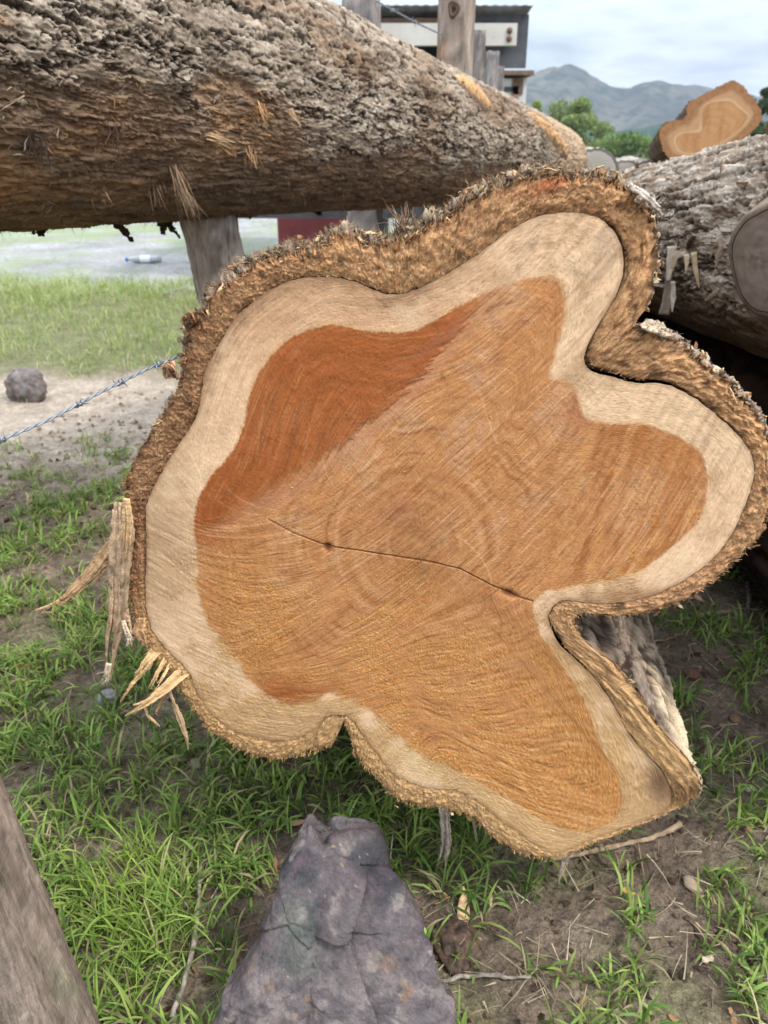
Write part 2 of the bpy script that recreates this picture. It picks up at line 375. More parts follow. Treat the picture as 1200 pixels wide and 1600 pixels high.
# ---- saw-mark streaks: line integral convolution of noise along a traced field of directions
GX0, GY0, GW, GH = 150, 230, 1080, 1130
def lic_field():
    C = np.array([(600,650,-41),(750,500,-41),(850,480,-45),(700,750,-42),(850,700,-45),(1000,750,-58),(1050,700,-62),(950,830,-55),(1100,780,-60),(950,450,-50),(1100,640,-60),(880,380,-50),(800,850,-45),(900,900,-50),(820,560,-42),(640,740,-42),
        (270,820,28),(350,850,8),(430,830,-12),(500,780,-32),(270,760,48),(260,900,32),(340,940,25),(280,980,30),(420,880,-5),(350,1060,32),(300,1000,25),(340,1080,15),(420,1120,12),(520,1060,-10),(460,1085,5),(560,1020,-18),(400,1000,-35),
        (550,900,-36),(500,980,-38),(620,950,-38),(700,900,-42),(600,1050,-25),(650,1080,10),(720,1150,20),(800,1200,22),(700,1000,-5),(780,1050,-15),(860,1050,-25),(850,1150,-5),(900,1230,20),(930,1150,10),(620,1170,-50),(650,1200,-55),(960,1200,-30),
        (480,600,-70),(560,560,-20),(420,700,-76),(650,560,-10),(560,650,-58),(350,770,-60),(450,480,-35),(560,480,5),(680,470,-20),(350,600,-70),(780,410,-45),(510,690,-65)], float)
    gy, gx = np.mgrid[0:GH:8, 0:GW:8]; gx = gx + GX0; gy = gy + GY0
    c2 = np.zeros(gx.shape); s2 = np.zeros(gx.shape)
    for x, y, a in C:
        w = 1 / (((gx - x) ** 2 + (gy - y) ** 2) / 900. + 1) ** 1.7
        c2 += w * math.cos(2 * math.radians(a)); s2 += w * math.sin(2 * math.radians(a))
    al = .5 * np.arctan2(s2, c2)
    return np.kron(al, np.ones((8, 8)))[:GH, :GW]
ALPHA = lic_field(); DX, DY = np.cos(ALPHA), np.sin(ALPHA)
def lic(seed, step, count, cell=1):
    r = np.random.default_rng(seed); n = r.random((GH // cell + 1, GW // cell + 1)); n = np.kron(n, np.ones((cell, cell)))[:GH, :GW]
    yy, xx = np.mgrid[0:GH, 0:GW].astype(float); acc = n.copy()
    for sg in (1, -1):
        x, y = xx.copy(), yy.copy(); px_, py_ = None, None
        for _ in range(count):
            i = np.clip(y.astype(int), 0, GH - 1); j = np.clip(x.astype(int), 0, GW - 1)
            vx, vy = DX[i, j] * sg, DY[i, j] * sg
            if px_ is not None:
                f = np.where(vx * px_ + vy * py_ < 0, -1, 1); vx = vx * f; vy = vy * f
            px_, py_ = vx, vy; x = x + vx * step; y = y + vy * step
            acc += n[np.clip(y.astype(int), 0, GH - 1), np.clip(x.astype(int), 0, GW - 1)]
    acc -= acc.mean(); return acc / acc.std()
def lic_sparse(seed, step, count, dens):
    r = np.random.default_rng(seed); n = (r.random((GH, GW)) < dens) * r.uniform(.3, 1., (GH, GW)); yy, xx = np.mgrid[0:GH, 0:GW].astype(float); acc = n * 1.0
    for sg in (1, -1):
        x, y = xx.copy(), yy.copy(); qx = None
        for k_ in range(count):
            i = np.clip(y.astype(int), 0, GH - 1); j = np.clip(x.astype(int), 0, GW - 1); vx, vy = DX[i, j] * sg, DY[i, j] * sg
            if qx is not None:
                f = np.where(vx * qx + vy * qy < 0, -1, 1); vx = vx * f; vy = vy * f
            qx, qy = vx, vy; x = x + vx * step; y = y + vy * step
            acc = np.maximum(acc, n[np.clip(y.astype(int), 0, GH - 1), np.clip(x.astype(int), 0, GW - 1)] * (1 - k_ / count))
    return acc
LIC_L = lic_sparse(21, 1.0, 36, .0055); LIC_D = lic_sparse(22, 1.0, 26, .0022); LIC_X = lic_sparse(23, 1.0, 90, .00035)
LIC_F = lic(1, 1.0, 14, 1); LIC_M = lic(2, 2.0, 34, 3); LIC_W = lic(3, 4.0, 34, 9); LIC_S = lic(4, 1.0, 9, 1)
def samp(G, X, Y):
    x = np.clip(X - GX0, 0, GW - 1.01); y = np.clip(Y - GY0, 0, GH - 1.01); i, j = y.astype(int), x.astype(int); fx, fy = x - j, y - i
    return G[i, j] * (1 - fx) * (1 - fy) + G[i, j + 1] * fx * (1 - fy) + G[i + 1, j] * (1 - fx) * fy + G[i + 1, j + 1] * fx * fy
def blob(X, Y, x, y, rx, ry, a=0.):
    c, s = math.cos(math.radians(a)), math.sin(math.radians(a)); u = (X - x) * c + (Y - y) * s; v = -(X - x) * s + (Y - y) * c
    return np.exp(-((u / rx) ** 2 + (v / ry) ** 2))
PALE_ARCS = [[(229,783),(262,806),(300,818),(350,826),(410,820),(470,800)], [(230,797),(275,824),(330,838),(390,842),(450,832),(520,806)], [(252,690),(272,730),(300,768),(322,790)], [(275,670),(300,715),(325,750)], [(243,745),(270,782),(305,800)],
    [(232,850),(270,880),(305,915),(340,935)], [(232,905),(270,925),(320,955)], [(345,745),(365,775),(410,795),(450,800)], [(330,775),(370,800),(430,808)], [(690,1090),(715,1135),(745,1190),(790,1245),(850,1285)], [(790,1165),(805,1205),(830,1250),(870,1285)], [(500,690),(505,730),(525,770)], [(505,600),(480,680),(470,740)], [(420,600),(408,660),(400,720)], [(700,830),(735,850),(765,890),(770,930)], [(745,600),(770,680),(785,710)], [(560,520),(600,532),(700,520)], [(930,1110),(945,1170),(955,1215)]]
DARK_ARCS = [[(640,1050),(668,1056),(688,1054)], [(660,1068),(680,1071),(700,1068)], [(645,1095),(670,1105),(700,1100)], [(640,1085),(660,1100),(690,1108)], [(640,675),(700,680),(760,690)], [(780,1056),(815,1052),(840,1044)], [(785,1062),(830,1062),(862,1050)], [(725,680),(760,690),(790,700),(830,705)], [(540,980),(555,995),(570,1008)], [(770,1180),(800,1200),(840,1215)], [(810,1150),(840,1156),(870,1150)], [(820,1185),(850,1195),(880,1205)]]
_ra = np.random.default_rng(77)
for _k in range(26):
    _t = _ra.random(); _x, _y = 690 + 185 * _t, 1095 + 190 * _t; _l = _ra.uniform(35, 95); DARK_ARCS.append([(_x - 4, _y + _ra.uniform(-6, 6)), (_x - _l * .5, _y - _l * .14 - 2), (_x - _l, _y - _l * .42)])
for _k in range(16):
    _t = _ra.random(); _x, _y = 720 + 190 * _t, 1100 + 150 * _t; _l = _ra.uniform(30, 90); DARK_ARCS.append([(_x, _y), (_x + _l * .5, _y - _l * .02), (_x + _l, _y - _l * .2)])
for _k in range(11):
    _a = _ra.uniform(0, 6.28); _r0 = _ra.uniform(15, 150); _l = _ra.uniform(18, 55); DARK_ARCS.append([(652 + _r0 * math.cos(_a), 862 + _r0 * math.sin(_a)), (652 + (_r0 + _l * .5) * math.cos(_a + .02), 862 + (_r0 + _l * .5) * math.sin(_a + .02)), (652 + (_r0 + _l) * math.cos(_a), 862 + (_r0 + _l) * math.sin(_a))])
def arcs_field(arcs, width):
    out = np.zeros((GH, GW))
    for a in arcs:
        p = smooth_poly(a, 3, False); x0, x1 = int(p[:, 0].min()) - 6 - GX0, int(p[:, 0].max()) + 7 - GX0; y0, y1 = int(p[:, 1].min()) - 6 - GY0, int(p[:, 1].max()) + 7 - GY0
        yy, xx = np.mgrid[y0:y1, x0:x1].astype(float); d = dist_poly(xx + GX0, yy + GY0, p, False); e = np.minimum(np.hypot(xx + GX0 - p[0, 0], yy + GY0 - p[0, 1]), np.hypot(xx + GX0 - p[-1, 0], yy + GY0 - p[-1, 1]))
        out[y0:y1, x0:x1] = np.maximum(out[y0:y1, x0:x1], np.exp(-(d / width) ** 2) * sstep(0, 25, e))
    return out
ARC_P, ARC_D = arcs_field(PALE_ARCS, 1.1), arcs_field(DARK_ARCS, 1.3)
H_POLY = np.stack(px_of(R_H), -1)[::5]; C_POLY = np.stack(px_of(R_C), -1)[::5]
def mixc(a, b, t): return a + (np.asarray(b) - a) * t[..., None]
RUB_LINE = smooth_poly([(300,835),(360,800),(420,765),(480,735),(540,690),(600,640),(660,580),(720,510),(790,440)], 2, False)
def cut_colour(X, Y, heart):
    sh = X.shape; Z = np.zeros(sh)
    dh = dist_poly(X, Y, H_POLY); dc = dist_poly(X, Y, C_POLY)
    inH = heart
    P = np.stack([X, Y, Z], -1)
    n_lo = fbm(P / 120., 3); n_mid = fbm(P / 28. + 9, 3); n_hi = pnoise(P / 3.1 + 31); n_vh = pnoise(P / 1.7 + 77)
    ll, ld, lx = samp(LIC_L, X, Y), samp(LIC_D, X, Y), samp(LIC_X, X, Y); grain = _rng.normal(size=sh); n_s = fbm(P / 7. + 50, 3, .6)
    f, m, w, s4 = samp(LIC_F, X, Y), samp(LIC_M, X, Y), samp(LIC_W, X, Y), samp(LIC_S, X, Y)
    r_ = np.hypot(X - CX, Y - CY); th_ = np.arctan2(Y - CY, X - CX) % (2 * np.pi); rh_ = np.interp(th_, np.r_[ANG, 2 * np.pi], np.r_[R_H, R_H[:1]])
    q_ = r_ / rh_; rho = r_ / lerp(1.0, rh_ / 300., sstep(.15, .85, q_)) + 10 * n_lo + 3.5 * n_mid
    grow = .5 * np.sin(rho / 2.1) * sstep(-.3, .3, pnoise(np.stack([rho / 9., 0 * rho, 0 * rho + 5], -1))) + .8 * pnoise(np.stack([rho / 5.5, 0 * rho, 0 * rho], -1)) + .5 * pnoise(np.stack([rho / 17., 0 * rho, 0 * rho + 9], -1))
    # smooth, dark upper-left part of the heartwood, edged by a curved line
    rl = np.interp(X, RUB_LINE[:, 0], RUB_LINE[:, 1]); rub = sstep(6 + 26 * sstep(560, 360, X), -6 - 22 * sstep(560, 360, X), Y - rl + 12 * n_mid + 3 * n_s + 5 * m) * sstep(800, 700, X)
    rub_low = blob(X, Y, 455, 1085, 75, 26) + .8 * blob(X, Y, 325, 850, 36, 95) * sstep(900, 840, Y - 40 * n_mid)
    rings = np.sin((np.where(inH, dh, dc) + 9 * n_lo + 3 * n_mid) / 3.4) * .5 + np.sin((dh + 12 * n_lo) / 7.7) * .5
    gold = np.clip(sstep(.0, .35, n_lo * .7 + n_mid * .35 + (Y - 900) / 900. - .06 * (X < 300)), 0, 1)
    gold = np.clip(gold + .8 * blob(X, Y, 385, 960, 50, 120, -20) + .55 * blob(X, Y, 640, 930, 45, 60) + .5 * blob(X, Y, 930, 1180, 60, 110, -20), 0, 1)
    # --- heartwood
    deep = lin(154, 86, 42); saw = lin(186, 130, 82); goldc = lin(190, 132, 72); pale = lin(184, 138, 102)
    c = np.broadcast_to(saw, sh + (3,)).copy()
    c = mixc(c, lin(194, 152, 120), .7 * sstep(.0, .42, n_lo + .45 * n_mid + .08 * w) * sstep(1080, 850, Y))
    c = mixc(c, lin(150, 92, 52), .7 * sstep(-.1, 1.3, w * .22 + .3 * m + 1.7 * n_mid + .9 * n_s))
    rl_ = pnoise(np.stack([rho / 13., 0 * rho, 0 * rho + 31], -1)) + .5 * pnoise(np.stack([rho / 6., 0 * rho, 0 * rho + 37], -1)); pat = sstep(-.35, .3, pnoise(P / 55. + 61) + .5 * n_mid)
    c = mixc(c, lin(146, 88, 48), .62 * sstep(.0, .5, rl_) * pat * (1 - rub)); c = mixc(c, lin(204, 158, 118), .45 * sstep(.05, .5, -rl_) * pat * (1 - rub) * sstep(330, 120, r_))
    vb = pnoise(np.stack([(X + .35 * (Y - 700)) / 15., Y / 260., 0 * X + 3], -1)); c = mixc(c, lin(150, 88, 44), .6 * sstep(.05, .45, vb + .3 * n_mid) * sstep(830, 900, X) * sstep(930, 880, Y)); c = mixc(c, lin(206, 150, 92), .35 * sstep(.1, .5, -vb + .4 * n_s) * sstep(830, 900, X) * sstep(930, 880, Y))
    c = mixc(c, lin(164, 104, 56), .55 * sstep(900, 1080, X) * sstep(980, 900, Y))
    c = mixc(c, goldc, .75 * gold * (1 - .5 * rub))
    c = mixc(c, lin(214, 166, 104), .55 * gold * sstep(.15, .6, n_hi + .5 * n_vh))
    c = mixc(c, lin(143, 78, 36), .5 * gold * sstep(.2, .6, -n_hi + .4 * n_vh))
    c = mixc(c, deep, np.clip(rub * .96 + rub_low * .75, 0, 1))
    k = 1 - .65 * rub
    amp = 1 + (.085 * f + .03 * m) * k * (1 - .35 * gold) + .035 * s4 + (.03 + .10 * rub * sstep(-.2, .4, n_lo + n_mid + .2)) * rings + (.075 + .05 * rub) * grow + (.08 * n_mid + .16 * n_s) * (1 - .4 * rub) + (.06 + .07 * gold * (1 - rub)) * grain
    c = c * amp[..., None]
    c = mixc(c, lin(216, 168, 118), np.clip((1.1 * ll + .9 * lx) * (1 - .72 * rub), 0, .9) * sstep(-.35, .25, n_lo + n_mid + .1))       # raised pale fibres
    c = mixc(c, lin(112, 62, 32), .8 * ld * (1 - .6 * rub))
    c = mixc(c, lin(198, 128, 74), .5 * rub * sstep(.45, .75, n_vh))
    # band of rubbed greyish wood along the edge of the sawn zone
    e = np.exp(-((Y - rl - 16) / 15.) ** 2) * sstep(300, 420, X) * sstep(800, 700, X); c = mixc(c, lin(186, 132, 100), .5 * e)
    # purplish damp patches and bird-foot ridges low down
    c = mixc(c, lin(165, 108, 82), .6 * (blob(X, Y, 905, 640, 24, 34, 20) + .7 * blob(X, Y, 700, 520, 60, 9, -38) + .6 * blob(X, Y, 620, 800, 36, 30)))
    c = mixc(c, lin(140, 78, 38), .6 * blob(X, Y, 450, 1092, 60, 14) * (.5 + .5 * np.sin(Y / 2.6 + n_lo * 6)))
    # --- sapwood
    base = np.broadcast_to(lin(224, 188, 152), sh + (3,)).copy()
    base = mixc(base, lin(198, 156, 120), .95 * sstep(680, 470, Y) * sstep(820, 640, X))
    base = mixc(base, lin(136, 102, 74), .75 * sstep(30, 4, dc + 16 * n_mid + 6 * n_hi) * sstep(720, 560, Y) * sstep(800, 600, X))
    base = mixc(base, lin(180, 146, 112), .8 * sstep(330, 250, X) * sstep(1000, 900, Y))
    base = mixc(base, lin(190, 148, 92), .75 * gold * sstep(820, 1000, Y))
    base = mixc(base, lin(204, 176, 138), .6 * sstep(.1, 1.3, w) * sstep(820, 900, X) * sstep(800, 700, Y))
    base = mixc(base, lin(160, 128, 96), .55 * sstep(.2, 1.5, -w) * sstep(820, 900, X) * sstep(800, 700, Y))
    base = mixc(base, lin(212, 182, 134), .7 * blob(X, Y, 655, 1195, 42, 24, 35))
    base = mixc(base, lin(150, 112, 80), .5 * sstep(.1, .5, n_mid + .3 * n_hi) * sstep(560, 440, Y))
    base = base * (1 + .065 * f + .028 * m + .035 * s4 + .05 * n_mid + .035 * rings + .075 * n_s + .035 * grain)[..., None]
    base = mixc(base, lin(230, 198, 156), (.55 + .3 * sstep(420, 320, X) * sstep(700, 800, Y)) * np.clip(ll + lx, 0, 1)); base = mixc(base, lin(146, 112, 80), .4 * ld)
    base = mixc(base, lin(120, 92, 68), .45 * sstep(.42, .62, n_hi + .4 * n_vh) * sstep(620, 480, Y))
    base = mixc(base, lin(184, 146, 110), .55 * sstep(.0, .45, n_lo + .5 * n_mid + .3 * n_s)); base = mixc(base, lin(222, 194, 158), .45 * sstep(.1, .5, -n_lo + .5 * n_mid))
    base = mixc(base, lin(112, 88, 72), .75 * blob(X, Y, 825, 385, 11, 42, 22) * sstep(-.5, .3, n_mid + .3 * f))
    base = mixc(base, lin(96, 72, 58), .85 * blob(X, Y, 1032, 1222, 26, 36, -10))
    base = mixc(base, lin(142, 100, 66), .7 * blob(X, Y, 985, 930, 110, 11, -4))
    base = mixc(base, lin(112, 76, 46), .35 * sstep(7, 0, dc))
    base = mixc(base, lin(206, 160, 100), .5 * sstep(12, 0, dh) * sstep(-.3, .4, n_mid))
    ap, ad = samp(ARC_P, X, Y), samp(ARC_D, X, Y); ap = ap * sstep(-.45, .2, n_mid + .4 * n_s + .1) * (1 - .6 * rub); ad = ad * sstep(-.35, .25, n_mid + .4 * n_s) * (.35 + .65 * sstep(950, 1050, Y)); c = mixc(c, lin(222, 176, 124), .5 * ap); base = mixc(base, lin(230, 200, 158), .55 * ap)
    c = mixc(c, lin(118, 64, 32), .7 * ad); c = mixc(c, lin(214, 164, 100), .25 * samp(ARC_D, X, Y - 3) * sstep(1000, 1080, Y))
    # soft, fuzzy boundary: sawdust drags over it low down
    sd = np.where(inH, dh, -dh) + 2.2 * n_mid + 2.2 * n_s + 1.6 * n_hi + .6 * f + (5 * n_mid * sstep(800, 1000, Y) * sstep(800, 600, X))
    wid = 2.0 + 5 * gold * sstep(850, 1000, Y) * sstep(760, 600, X) + 5 * sstep(780, 900, X) * sstep(700, 600, Y) * .4
    t = np.clip(.5 + .5 * sd / wid, 0, 1)
    return np.clip(base + (c - base) * t[..., None], 0, 1), f, m, rub, gold

# the log's Empty sits under its balance point
log_base = FACE_P + AX * 1.4; log_base[2] = 0
LOG = thing('sawn_log', 'big freshly sawn log whose orange star-shaped cut end faces the viewer', 'log', tuple(log_base))
TP_BACK = np.array([-AX[0], -AX[1], 0])                     # out of the face, to the viewer
def strip_face(name, Ra, Rb, M, heart, mat):
    fr = np.linspace(0, 1, M)
    if heart: fr = np.concatenate([[0.004], np.linspace(.02, 1, M - 1)])
    R = Ra[None] + (Rb - Ra)[None] * fr[:, None]; X, Y = px_of(R, ANG[None])
    c, f, m, rub, gold = cut_colour(X, Y, np.full(X.shape, heart))
    P = facept(X, Y)
    relief = (.00010 * f + .00007 * m + .00016 * samp(LIC_L, X, Y) + .0001 * samp(ARC_P, X, Y) - .0006 * samp(ARC_D, X, Y) * sstep(980, 1060, Y)) * (1 - .6 * rub) + .00022 * fbm(np.stack([X, Y, 0 * X], -1) / 5., 2) + .0016 * rub + .0009 * fbm(np.stack([X, Y, 0 * X], -1) / 30., 3) + (.00012 + .00022 * gold) * _rng.normal(size=X.shape)
    if heart:
        # the drying crack is a real groove, its inner shade also put into the colour
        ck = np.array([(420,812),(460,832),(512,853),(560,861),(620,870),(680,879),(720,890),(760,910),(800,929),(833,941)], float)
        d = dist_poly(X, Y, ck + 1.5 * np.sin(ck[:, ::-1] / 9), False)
        relief = relief - .005 * sstep(1.5, .4, d) * (.5 + .5 * sstep(430, 560, X))
        relief = relief * sstep(2, 22, R)
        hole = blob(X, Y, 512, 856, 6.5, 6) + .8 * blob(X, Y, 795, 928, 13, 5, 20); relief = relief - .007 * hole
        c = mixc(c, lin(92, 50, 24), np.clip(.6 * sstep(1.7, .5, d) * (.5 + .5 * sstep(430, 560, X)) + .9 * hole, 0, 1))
    P = P + TP_BACK * relief[..., None]
    F = grid_faces(M, NA, True)
    V = P.reshape(-1, 3); C = c.reshape(-1, 3); Fl = [F]
    if heart:
        V = np.concatenate([V, facept(np.array([CX]), np.array([CY]))]); C = np.concatenate([C, C[:1]])
        k = np.arange(NA); Fl.append(np.stack([np.full(NA, len(V) - 1), (k + 1) % NA, k], -1))
    return mesh(name, V, Fl, mat, LOG, C)
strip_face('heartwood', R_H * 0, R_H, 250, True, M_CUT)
strip_face('sapwood', R_H, R_C, 66, False, M_CUT)

# ---- bark: sawn ring on the face plus the long flank
def bark_colour_ring(X, Y, q, A):
    P = np.stack([X, Y, 0 * X], -1); n = fbm(P / 26., 4); h = pnoise(P / 2.6); st = pnoise(np.stack([A * 260, q * 2.5, 0 * q], -1)); ly = pnoise(np.stack([A * 12, q * 9 + n, 0 * q + 4], -1))
    low = sstep(840, 1120, Y - .15 * (X - 600)); right = sstep(880, 1000, X) * sstep(860, 700, Y)
    c = np.broadcast_to(lin(184, 140, 100), X.shape + (3,)).copy()
    c = mixc(c, lin(188, 150, 104), .9 * low); c = mixc(c, lin(194, 148, 104), .75 * right)
    c = mixc(c, lin(146, 108, 78), .75 * sstep(420, 280, X) * sstep(1000, 900, Y))
    c = mixc(c, lin(198, 152, 108), .7 * sstep(430, 520, X) * sstep(760, 660, X) * sstep(520, 420, Y))
    c = c * (1 + .28 * n + .22 * st + .25 * h + .16 * ly * right)[..., None]
    c = mixc(c, lin(70, 50, 38), .75 * sstep(.10, .45, n + .25 * st) * (1 - .6 * low)); c = mixc(c, lin(206, 172, 128), .6 * sstep(.15, .5, -n + .5 * h) * (1 - .4 * low)); c = mixc(c, lin(78, 54, 38), .7 * right * sstep(.25, .5, ly + .3 * n))
    c = mixc(c, lin(176, 92, 52), .55 * blob(X, Y, 862, 288, 34, 10, -12) + .25 * blob(X, Y, 835, 300, 30, 9, -20))
    c = mixc(c, lin(78, 56, 40), .45 * sstep(.10, 0, q) * sstep(-.1, .2, n + .2 * (X > 850)))
    c = mixc(c, lin(88, 72, 58), .6 * sstep(.8, 1., q) * (1 - .7 * low))
    c = mixc(c, lin(92, 66, 44), .7 * blob(X, Y, 1068, 1240, 30, 24) )
    return np.clip(c, 0, 1)
def section(t):
    """outline in metres (side, up) about the axis at distance t behind the face"""
    X, Y = px_of(R_R + (R_B - R_R) * sstep(0, .022, t)); P = facept(X, Y); C0 = facept(np.array([CX]), np.array([CY]))[0]
    u = (P - C0) @ SIDE; v = (P - C0)[:, 2]
    r = np.sqrt(u * u + v * v); a = np.arctan2(v, u)
    k = sstep(.35, 2.3, t)
    rr = r * (1 - k) + (.345 + .03 * np.sin(3 * a + 1)) * k
    rr = np.minimum(rr, lerp(9, .40, sstep(.9, 2.0, t)))
    return rr * np.cos(a), rr * np.sin(a), C0
MR = 26; fr = np.linspace(0, 1, MR)
R = R_C[None] + (R_R - R_C)[None] * fr[:, None]; X, Y = px_of(R, ANG[None]); A2 = np.broadcast_to(ANG[None], X.shape); Q2 = np.broadcast_to(fr[:, None], X.shape)
Cring = bark_colour_ring(X, Y, Q2, A2)
Pr = facept(X, Y); nn = np.stack([X, Y, 0 * X], -1)
low = sstep(840, 1120, Y)
rel = -.0035 * sstep(.30, .0, Q2) * (1 - .4 * low) + .0040 * fbm(nn / 13., 4, .6) + .0026 * pnoise(nn / 3.2) + .003 * pnoise(np.stack([A2 * 40, Q2 * 7, 0 * Q2 + 8], -1)) * sstep(880, 980, X) + .0016 * pnoise(np.stack([A2 * 120, Q2 * 9, 0 * Q2], -1)) - .009 * sstep(.75, 1., Q2) * (.3 + .7 * sstep(-.3, .4, fbm(nn / 22. + 5, 2)))
gap = .012 * sstep(.1, .02, Q2) * np.clip(blob(X, Y, 975, 595, 130, 45, 30) + blob(X, Y, 970, 380, 30, 70)  + blob(X, Y, 545, 1120, 30, 20) + blob(X, Y, 880, 1000, 40, 60, 40), 0, 1)
rel = rel - gap
Cring = mixc(Cring, lin(52, 36, 26), np.clip(gap * 60, 0, .7))
Pr = Pr + TP_BACK * rel[..., None]
ts = np.concatenate([np.linspace(.004, .45, 130), np.linspace(.46, 3.35, 120)])
Xb, Yb = px_of(R_B)
rows = []; crow = []
for t in ts:
    u, v, C0 = section(t)
    drop = -.16 * sstep(.7, 3.3, t)
    rows.append(C0 + AX * t + np.outer(u, SIDE) + np.outer(v + drop, UPV))
Pf = np.array(rows)                                          # stations x angle x 3
# the trunk narrows quickly behind the flared butt: away from the lower right lobe it stays within the sightlines over the rim
axis_p = np.array([facept(np.array([CX]), np.array([CY]))[0] + AX * t - UPV * .16 * sstep(.7, 3.3, t) for t in ts])
fac = np.ones(Pf.shape[:2])
for _ in range(40):
    Pn = axis_p[:, None] + (Pf - axis_p[:, None]) * fac[..., None]; w_ = Pn[..., 1] * CP - (Pn[..., 2] - CAM_H) * SP
    sx = 600 + FPX * Pn[..., 0] / w_ - CX; sy = 800 - FPX * (Pn[..., 1] * SP + (Pn[..., 2] - CAM_H) * CP) / w_ - CY
    th_ = np.arctan2(sy, sx) % (2 * np.pi); lim = np.interp(th_, np.r_[ANG, 2 * np.pi], np.r_[R_B, R_B[:1]]); rp = np.hypot(sx, sy)
    free = (sx > 225) & (sy > 80) & (ts[:, None] < 1.2)
    fac = np.where((rp > lim + 4 * sstep(.0, .03, ts)[:, None] - 30 * sstep(.05, .28, ts)[:, None]) & ~free & (ts[:, None] > .012), fac * .975, fac)
fac = np.minimum.accumulate(fac, 0)
for _ in range(3): fac[1:-1] = (fac[:-2] + fac[1:-1] * 2 + fac[2:]) / 4; fac = (np.roll(fac, 2, 1) + fac * 2 + np.roll(fac, -2, 1)) / 4
Pf = axis_p[:, None] + (Pf - axis_p[:, None]) * fac[..., None]
tang = np.roll(Pf, -1, 1) - np.roll(Pf, 1, 1); nrm = np.cross(tang, AX); nrm /= np.linalg.norm(nrm, axis=2)[..., None] + 1e-12
cen = Pf.mean(1, keepdims=True); sg = np.sign(((Pf - cen) * nrm).sum(2).mean()); nrm *= sg
nrm = (nrm + np.roll(nrm, 3, 1) + np.roll(nrm, -3, 1)); nrm /= np.linalg.norm(nrm, axis=2)[..., None] + 1e-12
loc = np.stack([(Pf - FACE_P) @ AX, (Pf - FACE_P) @ SIDE, Pf[..., 2]], -1)
hgt, crk, deepc, Hh, Hb, fine, tilt = bark_plates(loc, 11, 24, 1.0, 2., .03)
cr2 = sstep(.52, .62, fbm((loc + .012 * np.stack([fbm(loc * 30, 2), fbm(loc * 30 + 5, 2), fbm(loc * 30 + 9, 2)], -1)) * np.array([10, 26, 26]) + 33, 4, .6, True)); crk = np.maximum(crk, cr2); hgt = hgt - 1.2 * cr2
env = sstep(0, .03, ts)[:, None]
crumb = fbm(loc * 60 + 9, 4, .65); disp = .0044 * hgt * (.3 + .7 * env) + .010 * crumb * topness[None] * sstep(.16, .02, ts)[:, None]
Pf = Pf + nrm * disp[..., None]
Pf[:, :, 2] = np.maximum(Pf[:, :, 2], .03)
tone = fbm(loc * 9 + 3, 3)
cb = np.broadcast_to(lin(138, 120, 104), Pf.shape).copy(); cb = cb * (1 + .45 * (Hb - .5) + .25 * (Hh - .5) + .3 * fine)[..., None]
cb = mixc(cb, lin(112, 88, 66), .8 * sstep(.05, .45, tone)); cb = mixc(cb, lin(158, 144, 128), .6 * sstep(.15, .7, hgt * .6 + .3 * Hb))
cb = mixc(cb, lin(70, 58, 50), .8 * topness[None] * sstep(.1, .4, -crumb + .3 * tone) * sstep(.2, .02, ts)[:, None]); cb = mixc(cb, lin(44, 34, 28), .85 * np.clip(crk + .6 * deepc, 0, 1))
sunlit_pale = blob(np.broadcast_to(Xb, tone.shape), np.broadcast_to(Yb, tone.shape), 1088, 1195, 16, 50, -30) * sstep(.22, .03, ts)[:, None] * sstep(-.25, .25, tone + .4 * hgt) \
    + sstep(985, 1010, Xb)[None] * sstep(680, 640, Yb)[None] * sstep(.2, .05, ts)[:, None] * sstep(-.1, .4, tone + .5 * hgt) + .5 * sstep(420, 340, Yb)[None] * sstep(.35, .7, hgt)  # sunlight painted on right edge and right lobe, plus pale plates on top rim
w_ = np.maximum(Pf[..., 1] * CP - (Pf[..., 2] - CAM_H) * SP, .2); fx_, fy_ = 600 + FPX * Pf[..., 0] / w_, 800 - FPX * (Pf[..., 1] * SP + (Pf[..., 2] - CAM_H) * CP) / w_
front_ = (ts[:, None] < .5) & (Xb[None] > 900)
sun_flank = front_ * (blob(fx_, fy_, 1074, 1158, 70, 13, 69) * 1.2 + .8 * blob(fx_, fy_, 1022, 1060, 60, 12, 69) * sstep(0, .3, tone + .3 * hgt)); cb = mixc(cb, lin(238, 212, 176), np.clip(sun_flank * sstep(-.5, .1, tone + .25 * fine + .2), 0, 1) * .9)  # sun on the lower right flank, painted into the bark colour
cb = mixc(cb, lin(50, 38, 30), .85 * front_ * np.clip(blob(fx_, fy_, 988, 1005, 3, 26, 8) + blob(fx_, fy_, 1008, 1030, 22, 2.5, 4) + blob(fx_, fy_, 986, 1050, 3, 22, -14) + blob(fx_, fy_, 1002, 1088, 3, 24, -18) + blob(fx_, fy_, 1040, 1062, 3, 24, -10), 0, 1))
cb = mixc(cb, lin(206, 184, 154), np.clip(sunlit_pale, 0, 1) * .8)
cb = mixc(cb, lin(150, 116, 80), .6 * (1 - sstep(0, .010, ts)[:, None]) * np.ones_like(tone))
V = np.concatenate([Pr.reshape(-1, 3), Pf.reshape(-1, 3)]); C = np.concatenate([Cring.reshape(-1, 3), np.clip(cb, 0, 1).reshape(-1, 3)])
F = [grid_faces(MR, NA, True), grid_faces(len(ts), NA, True, MR * NA)]
i = np.arange(NA); j = (i + 1) % NA; F.append(np.stack([(MR - 1) * NA + i, (MR - 1) * NA + j, MR * NA + j, MR * NA + i], -1))
mesh('bark', V, [np.concatenate(F)], M_BARK, LOG, C)
# far end of the log
end = Pf[-1]; ce = end.mean(0); Ve = np.concatenate([end * 1.0, [ce]]); Te = np.stack([np.full(NA, NA), i, j], -1)
mesh('far_cut', Ve + AX * .002, Te, M_CUT, LOG, np.tile(lin(180, 130, 85), (NA + 1, 1)))

